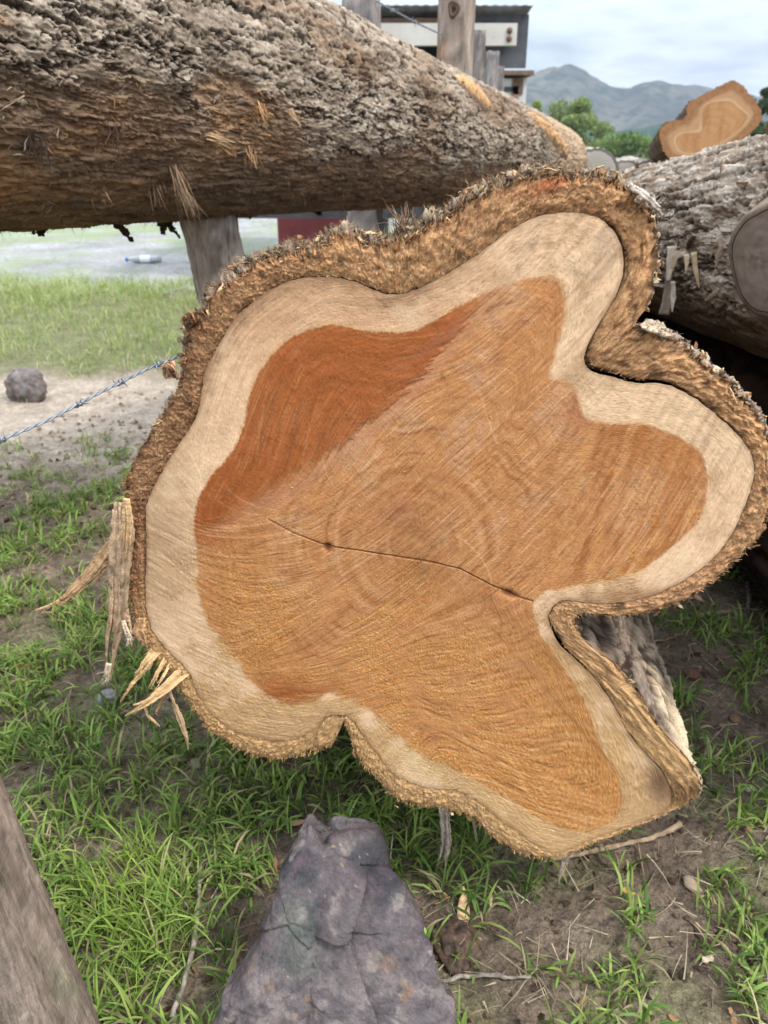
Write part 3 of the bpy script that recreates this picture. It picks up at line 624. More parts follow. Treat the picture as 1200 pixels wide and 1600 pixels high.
# ---- fuzz of torn bast fibres and sawdust on the sawn bark
r = np.random.default_rng(11)
def ring_fuzz(n):
    k = r.integers(0, NA, n); q = np.clip(r.beta(1.1, 1.0, n), .05, .99)
    X = CX + (R_C[k] + (R_R - R_C)[k] * q) * np.cos(ANG[k]); Y = CY + (R_C[k] + (R_R - R_C)[k] * q) * np.sin(ANG[k])
    B = facept(X, Y) - TP_BACK * .003
    rad = np.cos(ANG[k])[:, None] * SIDE - np.sin(ANG[k])[:, None] * UPV
    low = sstep(880, 1120, Y)[:, None]
    D = TP_BACK * (.75 + .5 * low) + rad * (.6 + .8 * r.random((n, 1))) + UPV * (.35 * (1 - low) - .45 * low) + .5 * r.normal(size=(n, 3))
    c = bark_colour_ring(X, Y, q * 0 + .5, ANG[k]); c = c * (.75 + 1.3 * r.random((n, 1)) ** 1.5)
    c = mixc(c, lin(205, 165, 105), (.35 * (r.random(n) < .25) + .25 * low[:, 0]))
    keep = ~((X > 1000) & (Y < 720) & (r.random(n) < .6))
    return hairs(B[keep], D[keep], (r.uniform(.0025, .0085, n) * (1 - .25 * low[:, 0]) * (1 - .4 * (X > 985)))[keep], r.uniform(.0005, .0011, n)[keep], np.clip(c, 0, 1)[keep], r, .5)
V, Q, C = ring_fuzz(20000)
tag(mesh('bark_fuzz', V, Q, M_FIBRE, LOG, C), kind='stuff')
# stray fibres lying on the cut
n = 2600; k = r.integers(0, NA, n); q = np.sqrt(r.random(n)); Rr = q * R_C[k] * .98; X = CX + Rr * np.cos(ANG[k]); Y = CY + Rr * np.sin(ANG[k])
keepw = r.random(n) < np.clip(.15 + .6 * sstep(700, 480, Y) * (Rr > R_H[k]) + .5 * sstep(900, 1050, Y), 0, 1); X, Y, n = X[keepw], Y[keepw], int(keepw.sum())
al = samp(ALPHA, X, Y) + .8 * r.normal(size=n)
D = np.cos(al)[:, None] * SIDE - np.sin(al)[:, None] * UPV + TP_BACK * .25
V, Q, C = hairs(facept(X, Y) + TP_BACK * .0003, D, r.uniform(.003, .009, n), r.uniform(.0004, .0009, n), lin(205, 160, 105) * r.uniform(.6, 1.15, (n, 1)), r, .4)
tag(mesh('sawdust_fibre', V, Q, M_FIBRE, LOG, C), kind='stuff')
# loose plates and crumbs along the bark rim
fl = Acc()
for _ in range(1300):
    k = int(r.integers(0, NA)); y = Yb[k]; x = Xb[k]
    up = (y < 560) or (x > 985 and y < 680) or (x > 1040 and y < 1250 and y > 1100)
    if not up and r.random() < .8: continue
    t = abs(r.normal()) * .03 + r.uniform(-.012, .01); ti = min(int(np.searchsorted(ts, max(t, .004))), len(ts) - 1)
    p = Pf[ti, k] + TP_BACK * max(0, -t) + nrm[ti, k] * r.uniform(-.003, .004)
    nr = nrm[ti, k] + .55 * r.normal(size=3); al = AX * r.normal() + tang[ti, k] / np.linalg.norm(tang[ti, k]) * r.normal() + .2 * r.normal(size=3)
    tone = r.random(); col = lin(150, 130, 108) if tone < .38 else lin(84, 66, 54) if tone < .60 else lin(200, 170, 126) if tone < .82 else lin(150, 108, 72)
    V, Q = flake(p, nr, al, r.uniform(.002, .0075), r.uniform(.001, .0032), r.uniform(.0005, .0012), r, .3)
    fl.add(V, Q, col=col * r.uniform(.75, 1.2))
tag(fl.build('bark_flake', M_BARK, LOG), kind='stuff')
# fibres standing along the upper rim
n = 6500; k = r.integers(0, NA, n * 4); k = k[(Yb[k] < 520) & (Xb[k] < 985)][:n]; n = len(k)
ti = r.integers(0, 14, n); B = Pf[ti, k]; D = nrm[ti, k] + .9 * r.normal(size=(n, 3)) + TP_BACK * .5
cc = np.where(r.random((n, 1)) < .5, lin(190, 158, 116), lin(128, 106, 86)) * r.uniform(.6, 1.2, (n, 1))
V, Q, C = hairs(B, D, r.uniform(.003, .008, n), r.uniform(.0004, .0010, n), cc, r, .6)
tag(mesh('rim_fibre', V, Q, M_FIBRE, LOG, C), kind='stuff')

def strip_px(name, pts, widths, mat, parent, off, col, thick=.006, rough=.16, seed=1, n=54, curl=.2, label=None, fac=None):
    """torn strip through photo pixels; off = metres in front of (-) or behind the cut plane"""
    p = resample(pts, n); w = np.interp(np.linspace(0, 1, n), np.linspace(0, 1, len(widths)), widths)
    P = facept(p[:, 0], p[:, 1]); o = np.interp(np.linspace(0, 1, n), np.linspace(0, 1, len(off)), off); P = P + AX * o[:, None]
    rr = np.random.default_rng(seed); P = P + .0003 * rr.normal(size=P.shape)
    hw = w / FPX * .95 * .5; T_ = np.gradient(P, axis=0); T_ /= np.linalg.norm(T_, axis=1)[:, None]; fd = np.asarray(fac if fac is not None else TP_BACK, float); S_ = np.cross(T_, fd); S_ /= np.linalg.norm(S_, axis=1)[:, None]
    A = Acc(); pieces = (7 if w.max() > 18 else 4) if 'splinter' in name else 4
    for q in range(pieces):
        o_ = (q + .5) / pieces * 2 - 1; m_ = n if q == 0 else int(n * rr.uniform(.68, 1.0)); m_ = max(m_, 8); st = 0 if 'splinter' in name else int(rr.integers(0, max(1, n // 9)))
        idx = slice(st, m_); Pq = P[idx] + S_[idx] * (hw[idx] * o_ * .78)[:, None] + fd / np.linalg.norm(fd) * rr.uniform(-.0015, .0025); wq = hw[idx] / pieces * rr.uniform(.9, 1.5); Pq = Pq + S_[idx] * (np.linspace(0, 1, len(wq)) ** 2 * rr.normal() * hw.max() * .35)[:, None]; tp = np.linspace(0, 1, len(wq)); wq = wq * (1 - sstep(.75, 1., tp) * .8) + .0003
        V, Q = ribbon(Pq, wq, thick * rr.uniform(.6, 1.), fd, rough * 1.3, seed * 9 + q, 5, curl)
        L_ = len(Pq); al_ = np.tile(np.repeat(np.arange(L_) / n, 5), 2); ac_ = np.tile(np.tile(np.arange(5), L_), 2); nz = .8 * fbm(V * np.array([110, 110, 60]), 3) + .7 * pnoise(np.stack([al_ * 3, ac_ * .9 + seed * 7 + q * 5, 0 * al_], -1)); c = np.asarray(col) * (1 + .40 * nz)[:, None] * rr.uniform(.85, 1.1)
        c = mixc(c, lin(84, 66, 52), .75 * sstep(.16, .42, fbm(V * np.array([130, 130, 60]) + 3, 3)) * float(name == 'bark_strip')); A.add(V, Q, col=np.clip(c, 0, 1))
    nf = int(18 + 500 * hw.mean() * 10); kk = rr.integers(1, n - 1, nf); B_ = P[kk] + S_[kk] * (hw[kk] * rr.choice([-1., 1.], nf) * rr.uniform(.5, 1., nf))[:, None]; D_ = T_[kk] + .35 * rr.normal(size=(nf, 3))
    V, Q, C_ = hairs(B_, D_, np.minimum(rr.uniform(.004, .014, nf), .002 + hw[kk] * 1.6), rr.uniform(.0004, .0009, nf), np.asarray(col) * rr.uniform(.7, 1.25, (nf, 1)), rr, .4); A.add(V, Q, col=np.clip(C_, 0, 1))
    return tag(A.build(name, mat, parent), label=label)
greyb = lin(204, 174, 142); palew = lin(226, 190, 140)
strip_px('bark_strip', [(194,762),(197,820),(190,880),(184,950),(172,1010),(166,1062)], [24,44,42,36,30,14], M_BARK, LOG, [-.012,-.014,-.010,-.004,0,.004], greyb, .008, .12, 2)
strip_px('bark_strip', [(186,850),(162,875),(132,910),(95,945),(60,962)], [34,36,30,18,2], M_BARK, LOG, [.02,.02,.015,.01,0], lin(218, 180, 138), .006, .12, 3, label='pale torn strip pointing out to the left')
strip_px('bark_strip', [(180,920),(192,955),(203,985),(206,1008)], [24,28,14,3], M_BARK, LOG, [0,-.002,-.003,-.002], greyb, .006, .14, 4)
strip_px('wood_splinter', [(206,772),(209,805),(205,840),(202,868)], [12,20,14,3], M_FIBRE, LOG, [-.017,-.019,-.017,-.014], lin(216, 182, 138), .003, .08, 5)
strip_px('wood_splinter', [(196,965),(205,985),(203,1003)], [9,12,3], M_FIBRE, LOG, [-.008,-.010,-.008], lin(240, 220, 190), .002, .08, 51)
strip_px('wood_splinter', [(172,1035),(169,1050),(164,1063)], [12,12,9], M_FIBRE, LOG, [-.004,-.003,-.002], lin(240, 220, 190), .002, .08, 52)
strip_px('wood_splinter', [(292,1045),(262,1068),(232,1090),(207,1105)], [26,22,13,2], M_FIBRE, LOG, [.006,-.010,-.018,-.02], palew, .004, .07, 6)
strip_px('wood_splinter', [(250,1008),(232,1030),(218,1050)], [26,18,4], M_FIBRE, LOG, [.006,-.006,-.012], palew, .004, .07, 7)
strip_px('wood_splinter', [(236,1036),(212,1060),(193,1088)], [9,6,1.5], M_FIBRE, LOG, [.004,-.012,-.012], palew, .002, .1, 8)
strip_px('wood_splinter', [(262,1022),(250,1046),(240,1068)], [8,6,2], M_FIBRE, LOG, [.006,-.008,-.012], palew, .002, .1, 9)
strip_px('wood_splinter', [(270,1030),(258,1052),(246,1070)], [5,5,2], M_FIBRE, LOG, [.006,-.008,-.013], palew, .002, .1, 91)
strip_px('wood_splinter', [(222,966),(218,985),(232,1004)], [16,22,6], M_FIBRE, LOG, [0,-.002,-.002], lin(205, 165, 122), .003, .1, 92)
strip_px('wood_splinter', [(226,1098),(232,1115),(248,1135)], [4,5,3], M_FIBRE, LOG, [-.004,-.004,0], palew, .0015, .1, 10)
strip_px('wood_splinter', [(262,1068),(272,1100),(282,1125),(290,1150),(292,1174)], [3,3,13,9,3], M_FIBRE, LOG, [-.002,0,0,0,.004], lin(200, 170, 135), .002, .22, 12)
strip_px('wood_splinter', [(258,1085),(250,1100),(243,1115)], [4,4,1.5], M_FIBRE, LOG, [-.002,0,0], lin(190, 150, 105), .0015, .1, 13)
strip_px('bark_strip', [(693,1255),(695,1290),(697,1325),(691,1360)], [24,20,18,13], M_BARK, LOG, [.008,.008,.008,.008], lin(150, 138, 125), .006, .16, 14, label='grey bark strip hanging from the underside')
strip_px('bark_strip', [(893,1322),(889,1350),(882,1372),(872,1395)], [14,15,13,10], M_BARK, LOG, [.02,.02,.02,.02], lin(190, 172, 150), .005, .2, 15, label='pale short bark strip hanging under the lowest lobe')
strip_px('bark_strip', [(985,288),(1005,300),(1022,318),(1034,338)], [16,24,26,10], M_BARK, LOG, [-.002,-.012,-.01,0], lin(190, 178, 165), .0035, .16, 16, fac=TP_BACK * .25 + UPV + SIDE * .6)
strip_px('bark_strip', [(1030,340),(1048,342),(1065,336)], [10,9,3], M_BARK, LOG, [.01,.02,.04], lin(150, 138, 124), .003, .2, 17, fac=UPV)
strip_px('bark_strip', [(272,568),(266,572),(270,580),(276,590)], [10,22,20,8], M_BARK, LOG, [-.002,-.006,-.006,0], lin(190, 150, 118), .006, .2, 18)
strip_px('bark_strip', [(290,503),(297,497),(310,492)], [12,18,10], M_BARK, LOG, [0,-.006,0], lin(150, 112, 80), .006, .2, 19)
strip_px('bark_strip', [(1002,502),(1018,508),(1036,518),(1052,528)], [20,26,18,8], M_BARK, LOG, [-.004,-.008,-.004,.004], lin(196, 176, 152), .003, .08, 20, fac=TP_BACK * .5 + UPV)
# tuft of stiff dry bast on the upper rim
P0 = facept(np.array([628.]), np.array([368.]))[0] + AX * .03
n = 160; D = UPV * .9 + SIDE * r.normal(size=(n, 1)) * .55 + AX * r.normal(size=(n, 1)) * .4
V, Q, C = hairs(P0 + .008 * r.normal(size=(n, 3)), D, r.uniform(.010, .022, n), r.uniform(.001, .002, n), lin(140, 112, 88) * r.uniform(.5, 1.2, (n, 1)), r, .5, 3)
tag(mesh('bast_tuft', V, Q, M_FIBRE, LOG, C))

# ================================================================== whole logs with bark
def trunk(P, Q, r0, r1, ns, nph, face_to, bend=0.0, lump=.03, seed=0, power=1.6, dense=.66):
    """station/angle grid round a tapering axis; angles are denser on the side turned to face_to"""
    P, Q = np.array(P, float), np.array(Q, float); ax = Q - P; L = np.linalg.norm(ax); a = ax / L
    e1 = np.array(face_to, float); e1 = e1 - a * (e1 @ a); e1 /= np.linalg.norm(e1); e2 = np.cross(a, e1)
    s = np.linspace(0, 1, ns) ** power; u = np.linspace(-1, 1, nph, endpoint=False); ph = np.pi * (u * (1 - dense) + dense * u ** 3) if dense > 0 else np.pi * u
    ph = np.pi * np.sign(u) * (np.abs(u) * (1 - dense) + dense * np.abs(u) ** 2.2)
    S, PH = np.meshgrid(s, ph, indexing='ij')
    C = P + S[..., None] * ax + bend * np.sin(np.pi * S)[..., None] * np.array([0, 0, 1.])
    N = np.cos(PH)[..., None] * e1 + np.sin(PH)[..., None] * e2
    r = r0 + (r1 - r0) * S
    loc = np.stack([S * L, r * np.cos(PH), r * np.sin(PH)], -1) + seed * 3.7
    r = r * (1 + lump * fbm(loc * np.array([1.6, 3, 3]), 2))
    return C, N, r, loc, S, PH, a, L
def caps(Vg, nph, col_n=0):
    pass
def end_disc(name, Vring, out, colr, parent, mat):
    n = len(Vring); c = Vring.mean(0); rows = [Vring * (1 - k) + c * k for k in (0, .12, .14, .45, .75, .97)]
    V = np.concatenate(rows) + out * .003; F = grid_faces(6, n, True)
    cc = np.concatenate([np.tile(colr[0], (2 * n, 1)), np.tile(colr[1], (n, 1)), np.tile(colr[2], (3 * n, 1))])
    V = np.concatenate([V, [c + out * .003]]); cc = np.concatenate([cc, cc[-1:]]); k = np.arange(n)
    T = np.stack([5 * n + k, 5 * n + (k + 1) % n, np.full(n, 6 * n)], -1)
    return mesh(name, V, [F, T], mat, parent, cc)
class LogGeo: pass
# ---- the raised log upper left
LP, LQ = np.array([-1.33, .80, 1.356]), np.array([1.015, 5.05, 1.008])
# radius follows the fitted taper
RAISED = thing('felled_log', 'long grey flaky-barked log held up across the upper left, brown peeled belly', 'log', (.1, 3.2, 0), 'whole logs in the pile')
C, N, r, loc, S, PH, la, LL = trunk(LP, LQ, .391, .201, 1200, 520, (0.55, -.95, -.25), 0, .035, 1, 1.4)
hh, crk, c2, Hh, Hb, fine, tilt = bark_plates(loc, 9.5, 33, .0066, 0., .03)
Nz = N[..., 2]; Nc = N @ np.array([.55, -.8, 0])
pe = fbm(loc * np.array([2.2, 4, 4]) + 4, 4)
# peeled zone: where the outer bark is gone the brown fibrous inner bark shows
peel = sstep(-.05, .30, -Nz * .9 + .45 * pe + .25 * sstep(.45, .15, S) - .22)
peel = np.clip(peel + sstep(.35, .8, blob(S, PH * 0 + Nz, .30, -.15, .03, .20) + .5 * pe), 0, 1)
inner = .0045 * fbm(loc * np.array([9, 120, 120]), 4, .6) + .005 * fbm(loc * np.array([14, 30, 30]) + 2, 3)
d = hh * (1 - .55 * peel) + inner * peel - .012 * peel
# raised ridges left where branches were cut away, along the top edge
V = C + N * (r + d)[..., None]; RV = V
tn = fbm(loc * np.array([5, 8, 8]) + 8, 4)
col = np.broadcast_to(lin(146, 130, 113), V.shape).copy()
col = mixc(col, lin(176, 163, 146), .85 * sstep(.0, .6, .4 * Hh + .5 * Hb + .2 * tilt + .7 * fine - .3)); col = mixc(col, lin(112, 98, 82), .75 * sstep(.05, .45, tn))
col = mixc(col, lin(126, 96, 70), .55 * sstep(.1, .5, pe + .2 * Hb)); col = mixc(col, lin(42, 33, 27), .92 * np.clip(crk + .6 * c2, 0, 1)); col = col * (1 + .34 * fine + .25 * (Hb - .5) + .10 * pnoise(loc * np.array([120, 260, 260])))[..., None]
ic = mixc(np.broadcast_to(lin(136, 112, 90), V.shape).copy(), lin(166, 136, 106), .8 * sstep(.0, .4, tn + .3 * fine)); ic = mixc(ic, lin(82, 62, 48), .75 * sstep(.0, .4, fbm(loc * np.array([10, 40, 40]) + 31, 3)))
ic = mixc(ic, lin(190, 138, 90), .65 * sstep(.15, .5, pe) * sstep(.35, .1, S)); ic = ic * (1 + .35 * fine)[..., None]
col = mixc(col, np.clip(ic, 0, 1), peel)
w_ = V[..., 1] * CP - (V[..., 2] - CAM_H) * SP; w_ = np.maximum(w_, .2); qx, qy = 600 + FPX * V[..., 0] / w_, 800 - FPX * (V[..., 1] * SP + (V[..., 2] - CAM_H) * CP) / w_
orange = blob(qx, qy, 405, 190, 62, 30, 15) + .55 * blob(qx, qy, 130, 225, 90, 22) + .5 * blob(qx, qy, 370, 235, 50, 14) + .6 * blob(qx, qy, 90, 305, 130, 16, 3) + .5 * blob(qx, qy, 210, 285, 60, 12) + .6 * blob(qx, qy, 10, 25, 22, 18) + .4 * blob(qx, qy, 60, 345, 80, 14)
col = mixc(col, lin(196, 148, 102), np.clip(orange * sstep(-.45, .15, tn + .4 * fine), 0, 1) * .85)
darkp = blob(qx, qy, 45, 225, 40, 22) + .8 * blob(qx, qy, 180, 205, 40, 18) + .5 * blob(qx, qy, 130, 175, 110, 8, 6) + .5 * blob(qx, qy, 250, 250, 30, 30); col = mixc(col, lin(58, 44, 36), np.clip(darkp * sstep(-.3, .2, tn), 0, 1) * .7)
col = mixc(col, lin(196, 168, 136), .55 * sstep(.82, .9, S) * (1 - .5 * peel))
mesh('bark', V.reshape(-1, 3), grid_faces(1200, 520, True), M_BARK, RAISED, np.clip(col, 0, 1).reshape(-1, 3))
EC = (lin(120, 90, 65), lin(190, 150, 105), lin(176, 112, 62))
end_disc('cut_end', V[-1], la, EC, RAISED, M_CUT); end_disc('cut_end', V[0], -la, EC, RAISED, M_CUT)
rg = np.random.default_rng(21)
# loose plates standing off the bark
fl = Acc()
for _ in range(1500):
    i = int(rg.integers(20, 1100)); j = int(np.clip(rg.normal(260, 110), 0, 519))
    if peel[i, j] > .5 and rg.random() < .8: continue
    nr = N[i, j] + .35 * rg.normal(size=3)
    V1, Q1 = flake(V[i, j] + N[i, j] * .001, nr, la + .35 * rg.normal(size=3), rg.uniform(.007, .022), rg.uniform(.002, .006), rg.uniform(.0008, .002), rg, .25)
    t = rg.random(); c = lin(160, 148, 132) if t < .5 else lin(130, 114, 98) if t < .8 else lin(90, 72, 56)
    fl.add(V1, Q1, col=c * rg.uniform(.75, 1.15))
tag(fl.build('bark_flake', M_BARK, RAISED), kind='stuff')
# shreds of bast on the peeled belly and dark rags hanging from it
B = []; D = []
n = 9000; ii = rg.integers(0, 1100, n); jj = np.clip(rg.normal(280, 110, n), 0, 519).astype(int); kp = (peel[ii, jj] > .45); ii, jj = ii[kp], jj[kp]; n = len(ii)
D = N[ii, jj] * .45 + la * rg.normal(size=(n, 1)) * .9 + np.array([0, 0, -.55]) + .5 * rg.normal(size=(n, 3))
cc = np.where(rg.random((n, 1)) < .3, lin(176, 136, 96), lin(100, 76, 56)) * rg.uniform(.6, 1.25, (n, 1))
V1, Q1, C1 = hairs(V[ii, jj], D, rg.uniform(.006, .026, n), rg.uniform(.0008, .002, n), cc, rg, .6)
tag(mesh('bast_shred', V1, Q1, M_FIBRE, RAISED, C1), kind='stuff')
def belly(x, lift=0.0):
    """lowest point of the raised log seen at photo column x"""
    q = RV[:1100:6].reshape(-1, 3); z = q[:, 1] * CP - (q[:, 2] - CAM_H) * SP; sx = 600 + FPX * q[:, 0] / z; sy = 800 - FPX * (q[:, 1] * SP + (q[:, 2] - CAM_H) * CP) / z
    k = np.abs(sx - x) < 14; idx = np.where(k)[0]; return q[idx[np.argmax(sy[idx])]]
def log_hit(x, y):
    q = RV[:1150:2, ::2].reshape(-1, 3); z = q[:, 1] * CP - (q[:, 2] - CAM_H) * SP; sx = 600 + FPX * q[:, 0] / z; sy = 800 - FPX * (q[:, 1] * SP + (q[:, 2] - CAM_H) * CP) / z
    dd = (sx - x) ** 2 + (sy - y) ** 2; k = dd < 64; idx = np.where(k)[0] if k.any() else np.array([dd.argmin()]); return q[idx[np.argmin(z[idx])]]
def hang(name, p, dx, length, w, colr, seed, thick=.004, drop=1.0, mat=None, out=0.0, label=None, rough=.3):
    n = 12; t = np.linspace(0, 1, n); rr = np.random.default_rng(seed); L1 = length
    P = np.array(p) + np.outer(t * L1 * dx, SIDE) + np.outer(-t * L1 * drop, UPV) + np.outer(t * out, TP_BACK) + .002 * rr.normal(size=(n, 3)); P[0] += UPV * .01
    Wd = w * (1 - .75 * t ** 1.5) * (1 + .25 * rr.normal(size=n)); V1, Q1 = ribbon(P, np.abs(Wd) * .5, thick, TP_BACK, rough, seed, 5, .3)
    c = np.asarray(colr) * (1 + .4 * fbm(V1 * 80, 2))[:, None]
    return tag(mesh(name, V1, Q1, mat or M_BARK, RAISED, np.clip(c, 0, 1)), label=label)
dk = lin(64, 50, 40)
for k, (x, dx, L1, w) in enumerate([(174, .75, .045, .022), (248, .8, .045, .016), (262, -.5, .030, .03), (278, .5, .018, .014), (72, .3, .016, .02), (56, .5, .012, .008), (380, .3, .012, .02), (402, -.2, .008, .02), (505, .1, .008, .03)]):
    hang('bark_rag', belly(x) + UPV * .006, dx, L1, w, dk, 40 + k)
def bast(x, y, dx, length, spread, n, colr, seed, label=None, out=.35, down=1.0):
    rr = np.random.default_rng(seed); p = log_hit(x, y); B = p + rr.normal(size=(n, 3)) * spread; D = SIDE * (dx + .07 * rr.normal(size=(n, 1))) - UPV * down * np.ones((n, 1)) + TP_BACK * out * rr.random((n, 1)) + .10 * rr.normal(size=(n, 3))
    V1, Q1, C1 = hairs(B, D, length * rr.uniform(.45, 1.0, n), rr.uniform(.0012, .0034, n), np.asarray(colr) * rr.uniform(.55, 1.2, (n, 1)), rr, .3, 4); tag(mesh('bast_strand', V1, Q1, M_FIBRE, RAISED, C1), label=label)
bast(276, 262, .36, .135, .0065, 70, lin(150, 124, 100), 60, 'frayed brown bast strand hanging below the middle', .3)
bast(455, 182, .9, .05, .004, 22, lin(226, 190, 150), 61); bast(405, 168, .5, .05, .012, 40, lin(206, 160, 112), 62); bast(330, 222, 2.2, .07, .006, 34, lin(206, 172, 134), 63, None, .3, .5)
bast(395, 238, .3, .04, .010, 26, lin(190, 150, 108), 66); bast(246, 298, .2, .05, .008, 30, lin(130, 104, 82), 64); bast(60, 215, .1, .06, .016, 60, lin(70, 56, 46), 67); bast(180, 200, .1, .04, .012, 40, lin(80, 64, 52), 68); bast(30, 140, -.8, .05, .008, 30, lin(190, 168, 144), 65, None, .3, .4)
bast(160, 305, .5, .03, .012, 20, lin(170, 135, 98), 69); bast(540, 20, .3, .04, .010, 40, lin(110, 86, 66), 70, None, .4, .4); bast(572, 40, .3, .035, .010, 30, lin(96, 74, 58), 71, None, .4, .5)
# ridges of pale wood where branches were sawn off flush
def scar(p0, p1, h, w, seed, label, clean):
    a_, b_ = log_hit(*p0), log_hit(*p1); n, m = 70, 31; t = np.linspace(0, 1, n); u = np.linspace(-1, 1, m); rr = np.random.default_rng(seed)
    axp = LP + la * (((a_ + b_) / 2 - LP) @ la); up = ((a_ + b_) / 2 - axp); up /= np.linalg.norm(up); T = (b_ - a_); T /= np.linalg.norm(T); S1 = np.cross(T, up); S1 /= np.linalg.norm(S1)
    c = a_ + t[:, None] * (b_ - a_); prof = np.sqrt(np.clip(np.sin(np.pi * np.clip(t, .01, .99)), 0, 1))
    Vs = c[:, None] + (prof[:, None] * u[None] * w)[..., None] * S1 + ((1 - u[None] ** 2) * prof[:, None] * h - .02)[..., None] * up
    lo = np.stack([Vs[..., 0], Vs[..., 1], Vs[..., 2]], -1); Vs = Vs + ((.016 - .010 * clean) * fbm(lo * np.array([70, 16, 70]), 4, .6) * (.4 + np.abs(u))[None])[..., None] * up
    cc = mixc(np.broadcast_to(lin(196, 156, 112), Vs.shape).copy(), lin(128, 96, 68), (.95 - .5 * clean) * sstep(-.15, .3, fbm(lo * np.array([70, 16, 70]) + 3, 3)))
    cc = mixc(cc, lin(108, 90, 74), np.broadcast_to(sstep(.35, .8, np.abs(u))[None], Vs.shape[:2]))
    tag(mesh('branch_scar', Vs.reshape(-1, 3), grid_faces(n, m), M_BARK, RAISED, cc.reshape(-1, 3)), label=label)
scar((716, 112), (780, 170), .040, .065, 1, 'orange flush-cut branch scar nearer the viewer', .8)
scar((832, 172), (898, 240), .050, .075, 2, 'torn tan branch scar near the far end', .0)

# ---- grey log on the right, a sawn branch stub on its flank
GP, GQ = np.array([1.03, .80, .985]), np.array([.86, 3.45, .760])
GREY = thing('felled_log', 'stringy grey log on the right with a round sawn stub on its flank', 'log', (.95, 2.1, 0), 'whole logs in the pile')
C, N, r2, loc2, S2, PH2, ga, GL = trunk(GP, GQ, .275, .205, 520, 420, (-.9, -.5, .1), 0, .05, 2, 1.3)
h2, crk, c2, Hh, Hb, fine, tilt = bark_plates(loc2, 3.6, 25, .0080, 3., .035)
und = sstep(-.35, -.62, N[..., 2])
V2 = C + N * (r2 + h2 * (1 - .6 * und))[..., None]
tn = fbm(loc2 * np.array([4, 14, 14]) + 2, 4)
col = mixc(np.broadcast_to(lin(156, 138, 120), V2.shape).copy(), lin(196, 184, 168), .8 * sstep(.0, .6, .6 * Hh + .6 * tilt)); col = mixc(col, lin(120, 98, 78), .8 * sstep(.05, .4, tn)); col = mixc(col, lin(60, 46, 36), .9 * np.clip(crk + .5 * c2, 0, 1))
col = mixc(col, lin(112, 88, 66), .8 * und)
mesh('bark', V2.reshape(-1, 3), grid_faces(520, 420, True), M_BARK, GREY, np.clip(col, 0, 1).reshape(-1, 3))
end_disc('cut_end', V2[-1], ga, EC, GREY, M_CUT); end_disc('cut_end', V2[0], -ga, EC, GREY, M_CUT)
fl = Acc()
for _ in range(260):
    i = int(rg.integers(10, 500)); j = int(np.clip(rg.normal(210, 100), 0, 419))
    if N[i, j, 2] < -.3: continue
    V1, Q1 = flake(V2[i, j], N[i, j] + .4 * rg.normal(size=3), ga + .25 * rg.normal(size=3), rg.uniform(.015, .045), rg.uniform(.004, .010), .002, rg, .25)
    t = rg.random(); fl.add(V1, Q1, col=(lin(190, 178, 162) if t < .5 else lin(136, 116, 98) if t < .8 else lin(96, 76, 58)) * rg.uniform(.8, 1.15))
tag(fl.build('bark_flake', M_BARK, GREY), kind='stuff')
def hit2(x, y):
    q = V2.reshape(-1, 3); z = q[:, 1] * CP - (q[:, 2] - CAM_H) * SP; sx = 600 + FPX * q[:, 0] / z; sy = 800 - FPX * (q[:, 1] * SP + (q[:, 2] - CAM_H) * CP) / z
    dd = (sx - x) ** 2 + (sy - y) ** 2; k = dd < 80; idx = np.where(k)[0] if k.any() else np.array([dd.argmin()]); return q[idx[np.argmin(z[idx])]]
# the stub: bark collar, sawn grey face with growth rings
sp = hit2(1190, 412); sp = sp - ga * .045; axp = GP + ga * ((sp - GP) @ ga); sd = sp - axp; sd /= np.linalg.norm(sd); sd = sd + np.array([-.10, -.55, -.05]); sd /= np.linalg.norm(sd)
sa = np.cross(sd, [0, 0, 1.]); sa /= np.linalg.norm(sa); sb = np.cross(sa, sd)
n = 90; ph = np.linspace(0, 2 * np.pi, n, endpoint=False); prof = [(-.10, .150), (-.06, .140), (-.03, .130), (-.004, .122), (.006, .117), (.010, .112), (.011, .106)]
rr = 1 + .06 * np.sin(2 * ph + 1) + .03 * np.sin(5 * ph) + .035 * fbm(np.stack([np.cos(ph) * 3, np.sin(ph) * 3, 0 * ph], -1), 3); stub_c = sp - sd * .02
Vs = np.concatenate([stub_c + sd * (h_ + (.004 * fbm(np.stack([np.cos(ph) * 5, np.sin(ph) * 5, 0 * ph + h_ * 60], -1), 3)[:, None] if h_ < .01 else 0)) + (rad * rr)[:, None] * (np.cos(ph)[:, None] * sa + np.sin(ph)[:, None] * sb) for h_, rad in prof])
cs = np.concatenate([np.tile(lin(*c_), (n, 1)) for c_ in [(140, 124, 108)] * 4 + [(134, 116, 100), (120, 104, 90), (112, 96, 84)]])
STUB = mesh('branch_stub', Vs, grid_faces(len(prof), n, True), M_BARK, GREY, cs * (1 + .25 * fbm(Vs * 60, 3))[:, None])
K = 40; fr = np.linspace(1, 0.01, K); Vd = np.concatenate([stub_c + sd * (.0115 + .001 * pnoise(np.stack([np.cos(ph) * f_ * 9, np.sin(ph) * f_ * 9, 0 * ph], -1))[:, None]) + (.104 * rr * f_)[:, None] * (np.cos(ph)[:, None] * sa + np.sin(ph)[:, None] * sb) for f_ in fr])
